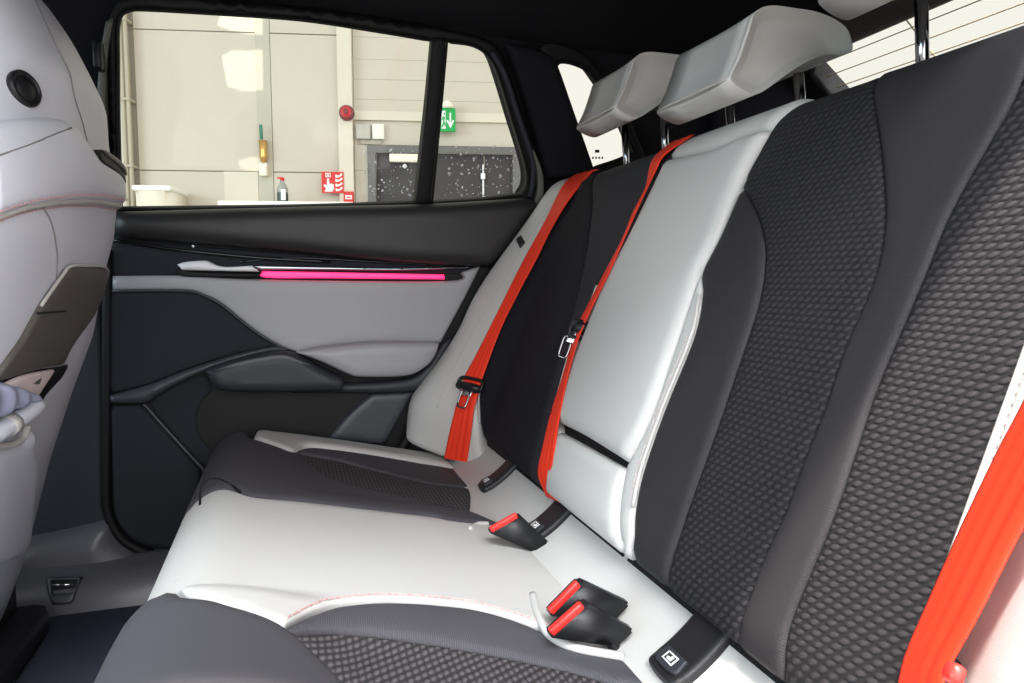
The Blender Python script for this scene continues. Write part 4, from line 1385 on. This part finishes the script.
CS = Surf(cush_fn, (.18, 1.46), (-.03, .62), 110, 110)
cq = lambda pts, h=0.0: CS.pts(pts, h)
cush = thing('seat_cushion', 'rear seat cushion with pale grey leather middle between dark fabric places', 'car seat', (.15, .82, .45))
TF, CB = .60, .012
nearB = [(.615, CB)] + cq([(590, 649), (545, 631), (480, 610), (430, 603.5), (380, 601.5), (340, 605), (310, 613), (282, 627)], .01)
corner = nearB[-1]
nearF = cq([(220, 604), (190, 598)], .01) + [(.655, .42), (.66, .46), (.662, TF)]
farB = [(.955, CB)] + cq([(455, 523.5), (430, 519), (370, 512), (300, 504), (250, 499)], .01) + [(.99, .41), (.988, .45), (.98, TF)]
pad('centre_pad', CS, loop(nearB, [corner] + nearF, [nearF[-1], farB[-1]], farB[::-1], [farB[0], nearB[0]]), LEATHER, cush, T=.014, R=.004, grid=.012, depth=.016)
stitches('stitching', CS, [(p[0] + .006, p[1]) for p in nearB[1:]], STITCH, cush, .0152)
seam('crease', CS, cq([(176, 583), (250, 581), (330, 584), (420, 591), (520, 603)], .012), .0012, LEATHER, cush, .0128)
# near place
nbd = 0.004
insR = [corner] + cq([(312, 652), (350, 690)], .01)
insR += [(insR[-1][0] - .06, insR[-1][1] - .03)]
kn = cq([(292, 633), (345, 634), (420, 643), (500, 657), (560, 670), (610, 684)], .008)
pad('seat_border', CS, loop([(.60, CB)] + [(p[0] - nbd, p[1]) for p in nearB[1:]], [(corner[0] - nbd, corner[1])] + kn, [kn[-1], (kn[-1][0] - .02, CB)], [(kn[-1][0] - .02, CB), (.60, CB)]), CLOTH_C, cush, T=.013, R=.008, grid=.01, depth=.016)
pad('knit_insert', CS, loop(kn, [kn[-1], (kn[-1][0] - .02, CB)], [(kn[-1][0] - .02, CB), (.38, CB)], [(.38, CB), (.375, .12), (.38, .22)], [(.38, .22)] + insR[::-1] + [kn[0]]), KNIT_C, cush, T=.010, R=.006, grid=.011, depth=.016)
pad('front_cover', CS, loop([(.38, .225)] + [(p[0] - .001, p[1] + .004) for p in insR[::-1]], [(corner[0] - .002, corner[1] + .003)] + [(p[0] - .004, p[1]) for p in nearF], [nearF[-1], (.24, TF)], [(.24, TF), (.24, .23)], [(.24, .23), (.38, .225)]),
    CLOTH_FRONT, cush, T=.017, R=.012, grid=.012, depth=.016)
pad('outer_bolster', CS, loop([(.375, CB), (.37, .12), (.375, .22)], [(.375, .22), (.235, .225)], [(.235, .225), (.22, .12), (.22, CB)], [(.22, CB), (.375, CB)]), LEATHER, cush, T=.013, R=.009, grid=.014, depth=.016)
# far place
fg = cq([(253, 439), (290, 452), (306, 447), (329, 448), (379, 455), (432, 464)], .012) + [(1.30, CB)]
fsm = cq([(296, 453), (313, 467), (330, 479), (366, 490), (413, 500), (470, 513)], .010)
fkn = cq([(303, 455), (340, 462), (413, 481)], .008) + [(1.17, CB)]
fsm = fsm[:-1] + [(fsm[-1][0], max(fsm[-1][1], CB))]
pad('front_cover', CS, loop([(p[0] + .003, p[1]) for p in farB], [farB[-1], (1.36, TF)], [(1.36, TF), (1.372, .44), (1.37, .40)], [(1.37, .40), fg[0]], fg[:2], [fg[1]] + fsm, [fsm[-1], (farB[0][0] + .003, CB)]), CLOTH_FRONT, cush, T=.015, R=.012, grid=.012, depth=.016)
pad('knit_insert', CS, loop(fsm, [fsm[-1], fkn[-1]], fkn[::-1], [fkn[0], fsm[0]]), KNIT_C, cush, T=.010, R=.005, grid=.010, depth=.016)
pad('seat_border', CS, loop(fkn, [fkn[-1], (fg[-1][0], CB)], fg[1:][::-1], [fg[1], fkn[0]]), CLOTH_C, cush, T=.012, R=.008, grid=.010, depth=.016)
pad('outer_bolster', CS, loop(fg, [fg[-1], (1.40, CB)], [(1.40, CB), (1.40, .25), (1.385, .385)], [(1.385, .385), fg[0]]), LEATHER, cush, T=.017, R=.012, grid=.011, depth=.016)
seam('piping', CS, cq([(200, 505), (201, 490), (206, 482), (216, 479), (228, 483), (240, 492)], .014), .0018, RUBBER, cush, .0135)
# body under the covers
prof = []
for tt in (.0, .15, .3, .39):
    p = CO + CT * tt - CN * .018; prof.append((p[0], p[2]))
p = CO + CT * .42 - CN * .05; prof.append((p[0], p[2]))
prof += [(-.08, .44), (.45, .44), (.45, .585), (.34, .60)]
extrude_profile('cushion_base', prof, .22, 1.39, RUBBER, cush, 'Y')

# band between cushion and backrest, with the child-seat anchor covers
P0 = CO + CT * .04 - CN * .004
P2 = BO + BT * .075 - BN * .032
PM = np.array([.342, 0, .640])


def band_fn(s, t):
    s = np.asarray(s, float); t = np.asarray(t, float)[..., None]
    P = (1 - t) ** 2 * P0 + 2 * t * (1 - t) * PM + t * t * P2
    P = P + np.zeros(s.shape + (3,))
    P[..., 1] = s
    return P


LB = Surf(band_fn, (.18, 1.44), (-.3, 1.0), 110, 40); LB.sign = -1.0
lq = lambda pts, h=0.0: LB.pts(pts, h)
LBm = pad('lumbar_band', LB, [(.2, -.25), (.2, .97), (1.40, .97), (1.40, -.25)], LEATHER, cush, T=.004, R=.003, grid=.03, depth=.004)


# anchor covers: black curved straps over the band, each with a small printed tab
def anchor_cover(name, s0, w, t0, t1, hgt=.004):
    c = pad(name, LB, loop([(s0 - w / 2, t1), (s0 - w / 2, t0 + .10)], [(s0 - w / 2, t0 + .10), (s0 - w / 2 + .006, t0), (s0 + w / 2 - .006, t0), (s0 + w / 2, t0 + .10)], [(s0 + w / 2, t0 + .10), (s0 + w / 2, t1)]),
            BLACK, cush, T=.009, R=.006, h=hgt, grid=.008, depth=.006)
    q = pad('tab', LB, loop([(s0 - w * .30, t0 + .17), (s0 - w * .30, t0 + .05), (s0 + w * .30, t0 + .05), (s0 + w * .30, t0 + .17)]), DOOR_PLASTIC, c, T=.003, R=.002, h=hgt + .009, grid=.006, depth=.003)
    pad('printed_frame', LB, [(s0 - w * .16, t0 + .145), (s0 - w * .16, t0 + .075), (s0 + w * .16, t0 + .075), (s0 + w * .16, t0 + .145)], SYMBOL, c, T=.0004, R=.0002, h=hgt + .012, grid=.01, depth=0,
        holes=([(s0 - w * .12, t0 + .135), (s0 - w * .12, t0 + .085), (s0 + w * .12, t0 + .085), (s0 + w * .12, t0 + .135)],))
    pad('printed_child', LB, loop([(s0 - w * .06, t0 + .092), (s0 + w * .05, t0 + .092), (s0 + w * .08, t0 + .11), (s0 + w * .01, t0 + .115), (s0 + w * .0, t0 + .128), (s0 - w * .07, t0 + .128), (s0 - w * .06, t0 + .092)]), SYMBOL, c,
        T=.0004, R=.0002, h=hgt + .012, grid=.01, depth=0)
    return c


anchor_cover('anchor_cover', 1.132, .042, .27, 1.0)
anchor_cover('anchor_cover', .892, .05, .30, 1.0)
anchor_cover('anchor_cover', .530, .052, .30, 1.0)


# ---- belt buckles: black housings with red press bars standing out of the cushion
def buckle(label, x, y, Y, tilt, group):
    p = at_y(x, y, Y)
    b_ = thing('belt_buckle', label, 'buckle', p, group)
    w = np.array([math.cos(tilt), 0, math.sin(tilt)]); ax = np.array([-math.sin(tilt), 0, math.cos(tilt)]); th = np.cross(ax, w)
    R_ = axes(w, th, ax)
    bm = bmesh.new(); bmesh.ops.create_cube(bm, size=1)
    for v in bm.verts:
        k = 1.0 if v.co.z > 0 else .5
        v.co = Vector((v.co.x * .047 * k + (0 if v.co.z > 0 else .034), v.co.y * .021 * (1 if v.co.z > 0 else .75), v.co.z * .060))
    bmesh.ops.bevel(bm, geom=bm.edges[:], offset=.003, segments=3, affect='EDGES')
    bm.transform(Matrix.Translation(Vector(p - ax * .030)) @ R_.to_4x4())
    from_bm('housing', bm, BLACK, b_)
    box('press_bar', p + ax * .001 - th * .0045, (.040, .0075, .008), BUCKLE_RED, b_, .002, R_)
    box('slot', p + ax * .0002 + th * .004, (.034, .003, .003), RUBBER, b_, .0006, R_)
    tube('stalk', [p - ax * .045 + w * .024, p - ax * .08 + w * .016, p - ax * .11 + w * .01], .006, BLACK, b_, 8)
    return b_


BUCKLE_RED = grain('buckle_red', srgb(232, 48, 42), .35, 100, .03, .04, .5)
buckle('red-barred belt buckle nearer the near backrest, front one of the pair in the leather recess', 565, 617, .60, .62, 'belt buckles in the cushion')
buckle('red-barred belt buckle behind its twin, in the leather recess of the centre cushion', 563, 596, .635, .70, 'belt buckles in the cushion')
buckle('lone red-barred belt buckle at the far edge of the centre cushion', 503, 522, .86, .42, 'belt buckles in the cushion')
rc = CS.pts([(533, 594), (537, 610), (544, 627), (556, 639), (576, 647), (600, 652), (624, 656)], .016)
tube('buckle_recess_rim', lift(CS, spline(rc), .0150), .0045, LEATHER, cush, 8)
rc = CS.pts([(470, 528), (478, 523), (488, 523)], .016)
tube('buckle_recess_rim', lift(CS, spline(rc), .0145), .0035, LEATHER, cush, 8)

# ---- seat belts
def belt_strip(parent, Lpx, Rpx, hl, hr, name='webbing', per=8):
    L = spline([lift(BS, [BS.hit(x, y, h)], h)[0] for (x, y), h in zip(Lpx, hl)], per)
    R = spline([lift(BS, [BS.hit(x, y, h)], h)[0] for (x, y), h in zip(Rpx, hr)], per)
    M_ = .5 * (L + R)
    T_ = np.gradient(M_, axis=0); T_ /= np.linalg.norm(T_, axis=1, keepdims=True)
    W = R - L
    N = np.cross(T_, W); N /= np.linalg.norm(N, axis=1, keepdims=True)
    s_ = np.sign((N * (CAM - M_)).sum(1))
    N = N * np.where(s_ == 0, 1, s_)[:, None]
    return ribbon(name, L, R, N, RED, parent), L, R, N


fbelt = thing('seat_belt', 'red seat belt over the far seat wing beside the door', 'seat belt', lift(BS, [BS.hit(455, 455)], .0)[0], 'red seat belts')
FL = [(579, 168), (574, 173), (562, 187), (545, 221), (523, 261), (501, 305), (479, 349), (464, 377)]
FR = [(598, 166), (592, 171), (571, 197), (553, 226), (535, 262), (519, 292), (500, 331), (481, 382)]
_, L, R, N = belt_strip(fbelt, FL, FR, [.016] * 8, [.018] * 8)
FL2 = [(464, 377), (461, 392), (456, 406), (450, 430), (444, 458)]
FR2 = [(481, 382), (478, 395), (474, 410), (471, 434), (467, 462)]
_, L2, R2, N2 = belt_strip(fbelt, FL2, FR2, [.018, .02, .018, .015, .012], [.018, .02, .018, .015, .012])


def belt_frame(L, R, N, i):
    c = .5 * (L[i] + R[i]); w = R[i] - L[i]; w /= np.linalg.norm(w); n = N[i]
    t = np.cross(n, w); t /= np.linalg.norm(t)
    return c, w, t, n


def slot_ring(name, c, w, t, n, hw, hh, rr, mat, parent):
    """rounded loop that the webbing runs through"""
    pts = []
    for k in range(28):
        a = 2 * math.pi * k / 28
        ca, sa = math.cos(a), math.sin(a)
        x = math.copysign(abs(ca) ** .45, ca) * hw; z = math.copysign(abs(sa) ** .45, sa) * hh
        pts.append(c + w * x + t * z)
    return tube(name, pts, rr, mat, parent, 8, closed=True)


def tongue(parent, L, R, N, i, size=1.0, swing=0.0):
    c, w, t, n = belt_frame(L, R, N, i)
    if t[2] > 0: t = -t
    c = c + n * .006
    ww = math.cos(swing) * w + math.sin(swing) * n
    hd = tube('tongue_grip', [c - w * .027 * size, c - w * .012 + n * .003, c + w * .012 + n * .003, c + w * .027 * size], [.0065, .0085, .0085, .0065], BLACK, parent, 10)
    slot_ring('tongue_loop', c - t * .006, w, t, n, .027 * size, .012 * size, .0035, BLACK, parent)
    cc = c + t * .026 * size + n * .006
    slot_ring('tongue_blade', cc, w, t, n, .010 * size, .017 * size, .002, POST, parent)
    box('tongue_plate', c + t * .012 * size + n * .005, (.026 * size, .014 * size, .003), CHROME, parent, .001, axes(w, t, np.cross(w, t)))
    return c


tongue(fbelt, L2, R2, N2, 5)

cbelt = thing('seat_belt', 'red seat belt hanging along the grey centre backrest, twisted edge-on', 'seat belt', lift(BS, [BS.hit(550, 490)], 0)[0], 'red seat belts')
CLp = [(676, 136), (666, 141), (652, 161), (645, 189), (632, 215), (622, 240), (604, 274), (588, 305), (579, 322)]
CRp = [(694, 132), (690, 137), (665, 155), (655, 172), (641, 201), (628, 230), (609, 273), (593, 305), (584, 325)]
_, L, R, N = belt_strip(cbelt, CLp, CRp, [.018] * 9, [.019, .019, .021, .022, .024, .024, .024, .022, .02])
CL2 = [(579, 322), (573, 340), (562, 378), (551, 412), (543, 445), (538, 473), (546, 496)]
CR2 = [(584, 325), (577, 343), (567, 380), (559, 420), (555, 450), (554, 473), (562, 503)]
_, L2, R2, N2 = belt_strip(cbelt, CL2, CR2, [.02, .02, .02, .02, .02, .018, .010], [.022, .024, .024, .022, .02, .018, .010])
c = .5 * (L2[2] + R2[2]); tdir = L2[8] - L2[2]; tdir /= np.linalg.norm(tdir)
wv = np.array([.78, -.60, .1]); wv = wv - tdir * (wv @ tdir); wv /= np.linalg.norm(wv); nv = np.cross(tdir, wv)
tube('tongue_grip', [c - wv * .012 + nv * .002, c - wv * .004, c + wv * .006, c + wv * .014], [.006, .010, .011, .007], BLACK, cbelt, 10)
slot_ring('tongue_loop', c + tdir * .004, wv, tdir, nv, .014, .013, .0035, BLACK, cbelt)
cc = c + tdir * .034 - wv * .014 - nv * .004
slot_ring('tongue_blade', cc, wv, tdir, nv, .007, .017, .002, POST, cbelt)
box('tongue_plate', c + tdir * .018 - wv * .008, (.012, .018, .003), CHROME, cbelt, .001, axes(wv, tdir, np.cross(wv, tdir)))
k = 8 * 3
lathe('stop_button', [(.005, 0), (.005, .003), (.003, .004)], L2[k] + N2[k] * .001, BLACK, cbelt, 10, tuple(N2[k]))

nbelt = thing('seat_belt', 'broad red seat belt over the near seat edge at lower right', 'seat belt', lift(BS, [BS.hit(930, 683)], 0)[0], 'red seat belts')
NLp = [(1088, 255), (1058, 325), (1024, 400), (997, 452), (961, 527), (927, 603), (905, 655), (897, 690)]
NRp = [(1160, 235), (1124, 330), (1078, 430), (1050, 478), (1016, 540), (978, 615), (950, 665), (940, 690)]
_, L, R, N = belt_strip(nbelt, NLp, NRp, [.03] * 8, [.03] * 8)

# ================================================================== FRONT SEAT (far side), seen from behind
SIL = [(35, 0), (58, 26), (76, 52), (92, 82), (106, 112), (118, 148), (124, 183), (125, 212), (122, 240), (112, 278), (93, 335), (71, 395), (51, 455), (37, 510), (23, 560), (5, 608)]
SP = np.array([at_y(x, y, 1.03) for x, y in SIL])
zs = SP[::-1, 2]; xs = SP[::-1, 0]
top_x = xs[-1] - .045
zs = np.concatenate([[.38], zs, [zs[-1] + .09]]); xs = np.concatenate([[xs[0] - .02], xs, [top_x]])


def front_fn(s, t):
    s = np.asarray(s, float); t = np.asarray(t, float)
    xb = np.interp(t, zs, xs)
    xb = (2 * xb + np.interp(t + .008, zs, xs) + np.interp(t - .008, zs, xs)) / 4
    a = np.interp(t, [.38, .7, 1.0, 1.15, 1.3, 1.42], [.075, .085, .085, .085, .075, .06])
    b_ = np.interp(t, [.38, .6, .95, 1.12, 1.25, 1.44], [.22, .25, .265, .25, .19, .14])
    e = 2 / 2.7
    c, sn = np.cos(s), np.sin(s)
    x = xb - a + a * np.sign(c) * np.abs(c) ** e
    y = 1.07 + b_ * np.sign(sn) * np.abs(sn) ** e
    return np.stack([x, y, t], -1)


_s = np.linspace(-2.2, 1.5, 200)
_px = np.array(SIL, float)[::-1]
for _it in range(8):
    for i, z in enumerate(zs):
        if 0 < i < len(zs) - 1:
            q = ray(*_px[i - 1]); k_ = q[0] / q[1]
            P_ = front_fn(_s, np.full_like(_s, z))
            cover = .012 if .97 < z < 1.2 else 0.0
            gap = k_ * P_[:, 1] - P_[:, 0]
            xs[i] += gap.min() - cover
            zs[i] = 1 + q[2] / q[1] * P_[gap.argmin(), 1]
    xs[0] = xs[1] - .02; xs[-1] = xs[-2] - .04; zs[-1] = zs[-2] + .09


FS = Surf(front_fn, (-2.4, 1.5), (.38, 1.44), 160, 110)
fq = lambda pts, h=0.0: FS.pts(pts, h)
fseat = thing('front_seat', 'pale grey leather front seat seen from behind at the left edge', 'car seat', (-.42, 1.07, .43))
S_, T_ = np.meshgrid(np.linspace(-math.pi, math.pi, 97), np.linspace(.40, 1.44, 80), indexing='ij')
P = front_fn(S_.ravel(), T_.ravel())
faces = []
for i in range(96):
    for j in range(79):
        a = i * 80 + j
        faces.append((a, a + 80, a + 81, a + 1))
faces.append(tuple(i * 80 + 79 for i in range(96))); faces.append(tuple(i * 80 for i in range(96))[::-1])
me = bpy.data.meshes.new('backrest'); me.from_pydata(P.tolist(), [], faces)
bm = bmesh.new(); bm.from_mesh(me); bmesh.ops.remove_doubles(bm, verts=bm.verts[:], dist=1e-5); bmesh.ops.recalc_face_normals(bm, faces=bm.faces[:]); bm.to_mesh(me); bm.free()
link_mesh('backrest', me, LEATHER_F, fseat)
# raised shoulder cover below the head part
pipe_px = [(-12, 219), (0, 214), (20, 207), (40, 203), (62, 200.5), (84, 200.5), (104, 203), (120, 207)]
pip = fq(pipe_px)
sh_top = fq([(-12, 125), (0, 121.5), (20, 118.5), (48, 118), (66, 125), (77, 138), (86, 151)])
sh_slot = fq([(86, 151), (96, 158), (108, 165), (119, 172)])
end_t = pip[-1][1]
sh_out = loop(sh_top, sh_slot, [sh_slot[-1], (.9, sh_slot[-1][1] - .004)], [(.9, sh_slot[-1][1] - .004), (.9, end_t)], [(.9, end_t)] + pip[::-1], [pip[0], sh_top[0]])
pad('shoulder_cover', FS, sh_out, LEATHER_F, fseat, T=.014, R=.014, h=0, grid=.012, depth=.006)
seam('seam', FS, fq([(32, -4), (46, 25), (60, 54), (73, 92), (82, 122), (88, 147)]), .0010, SEAMLINE, fseat, .0004)
seam('seam', FS, fq([(-5, 160), (20, 148), (45, 138), (70, 128)], .012), .0010, SEAMLINE, fseat, .0135)
tube('piping', lift(FS, spline(pip + [(.5, end_t), (.9, end_t)]), .004), .0042, PIPING, fseat, 8)
stitches('stitching', FS, [(p[0], p[1] - .007) for p in pip] + [(.5, end_t - .007)], STITCH, fseat, .0016)
stitches('stitching', FS, [(p[0], p[1] + .008) for p in pip] + [(.5, end_t + .008)], STITCH, fseat, .0146)
seam('seam', FS, fq([(40, 204), (49, 218), (55, 240), (57, 262), (56, 282)]), .0010, SEAMLINE, fseat, .0004)
# dark belt slot in the shoulder
sl_out = loop(fq([(86, 150), (93, 152), (106, 162), (121, 170)]), fq([(121, 170), (120, 181)]), fq([(120, 181), (104, 171), (90, 162), (86, 150)]))
pad('side_slot', FS, sl_out, RUBBER, fseat, T=.003, R=.002, h=.012, grid=.005, depth=.012)
pad('slot_trim', FS, loop(fq([(87, 150), (94, 152), (107, 161), (121, 169)]), fq([(121, 169), (121, 173)]), fq([(121, 173), (106, 166), (94, 157), (87, 150)])), SEATBACK_TRIM, fseat, T=.005, R=.002, h=.013, grid=.005, depth=.012)
# round button
bp = fq([(24, 89)])
Pb, Nb = FS.pn(np.array([bp[0][0]]), np.array([bp[0][1]]))
vdir = CAM - Pb[0]; vdir /= np.linalg.norm(vdir)
lathe('round_hook', [(.0195, -.004), (.0195, .003), (.0175, .0052), (.0160, .0048), (.0152, .0030), (.0125, .0028), (.0118, .0040), (.003, .0044)], Pb[0], BLACK, fseat, 32, tuple(Nb[0]))
# taupe trim band with its pale edge
band_top = fq([(58, 277), (66, 267.5), (84, 266.5), (100, 267.5), (109, 272), (111, 279)])
band_R = fq([(111, 279), (95, 307), (75, 337), (59, 364)])
band_bot = fq([(59, 364), (34, 369), (0, 379), (-14, 384)])
band_L = fq([(-14, 384), (4, 360), (20, 337), (37, 307), (58, 277)])
bo_ = loop(band_top, band_R, band_bot, band_L)
pad('side_trim', FS, bo_, SEATBACK_TRIM, fseat, T=.006, R=.004, h=0, grid=.01, depth=.006)
tube('trim_edge', lift(FS, spline([(p[0], p[1] + .002) for p in band_L[-2:][:1] + band_top]), .004), .0022, PIPING, fseat, 6)
tube('trim_seam', lift(FS, spline(fq([(37, 313), (52, 312), (66, 311)], .006)), .0062), .0012, RUBBER, fseat, 6)
# map pocket: dark mouth, pouch and rolled lip
pad('pocket_mouth', FS, loop(fq([(-14, 388), (0, 380), (34, 370), (66, 364.5)]), fq([(66, 364.5), (56, 381), (42, 396), (30, 412), (-14, 430)]), fq([(-14, 430), (-14, 388)])), RUBBER, fseat, T=.004, R=.002, h=0, grid=.01, depth=.006)
pad('pocket_pouch', FS, loop(fq([(-14, 446), (0, 444), (16, 441), (28, 430)]), fq([(28, 430), (31, 460), (26, 500), (23, 535), (14, 558), (-14, 565)]), fq([(-14, 565), (-14, 446)])), LEATHER_F, fseat, T=.012, R=.012, h=0, grid=.01, depth=.006)
lip = fq([(-16, 447), (0, 446), (14, 444), (23, 437), (28, 425)], .012)
tube('pocket_lip', lift(FS, spline(lip), .012), .0045, PIPING, fseat, 8)
pd = thing('folded_leaflet', 'pinkish leaflet tucked in the front seat pocket', 'paper', lift(FS, fq([(30, 388)], .01), .01)[0])
pad('sheet', FS, loop(fq([(-14, 398), (0, 388), (26, 376), (54, 370)], .008), fq([(54, 370), (46, 382), (37, 396)], .008), fq([(37, 396), (10, 400), (-14, 398)], .008)), PAPER, pd, T=.004, R=.002, h=.006, grid=.01, depth=.002)
pad('printed_patch', FS, loop(fq([(34, 384), (42, 378)], .011), fq([(42, 378), (40, 384), (34, 384)], .011)), SEATBACK_TRIM, pd, T=.0006, R=.0003, h=.0102, grid=.01, depth=0)
cl_ = pad('cleaning_cloth', FS, loop(fq([(-14, 392), (6, 386), (22, 388), (40, 395)], .016), fq([(40, 395), (42, 400), (22, 408), (-14, 424)], .016), fq([(-14, 424), (-14, 392)], .016)), BLUECLOTH, None, T=.012, R=.012, h=.010, grid=.008, depth=.01,
          fn=lambda a, b: .0025 * np.sin(60 * b + 40 * a))
tag(cl_, 'blue-grey cloth folded over the front seat pocket', 'cloth')
rp = lift(FS, spline(fq([(-18, 442), (0, 431), (20, 418), (40, 404)], .016)), .016)
rl = thing('rolled_cuff', 'grey padded roll lying across the mouth of the front seat pocket', 'roll', tuple(rp[-1]))
tube('roll', rp, np.interp(np.linspace(0, 1, len(rp)), [0, .85, .95, 1], [.011, .0105, .0095, .006]), LEATHER_F, rl, 14)
tube('end_band', rp[8:11], .0122, PIPING, rl, 14)
# foot of the seat and its rail cover
box('seat_foot', (-.53, 1.08, .50), (.22, .40, .16), BLACK, fseat, .03)
bm = box_bm((-.50, 1.10, .455), (.24, .36, .06), .02)
from_bm('rail_cover', bm, BLACK, fseat)

c, w, t, n = belt_frame(L, R, N, len(L) - 9)
ctr = lift(BS, [BS.hit(922, 690, .02)], .02)[0]
box('belt_guide', ctr, (.062, .012, .045), BLACK, nbelt, .004, axes(w, n, np.cross(w, n)))
ctr = lift(BS, [BS.hit(958, 676, .03)], .032)[0]
box('release_tab', ctr, (.012, .008, .010), BUCKLE_RED, nbelt, .003, axes(w, n, np.cross(w, n)))
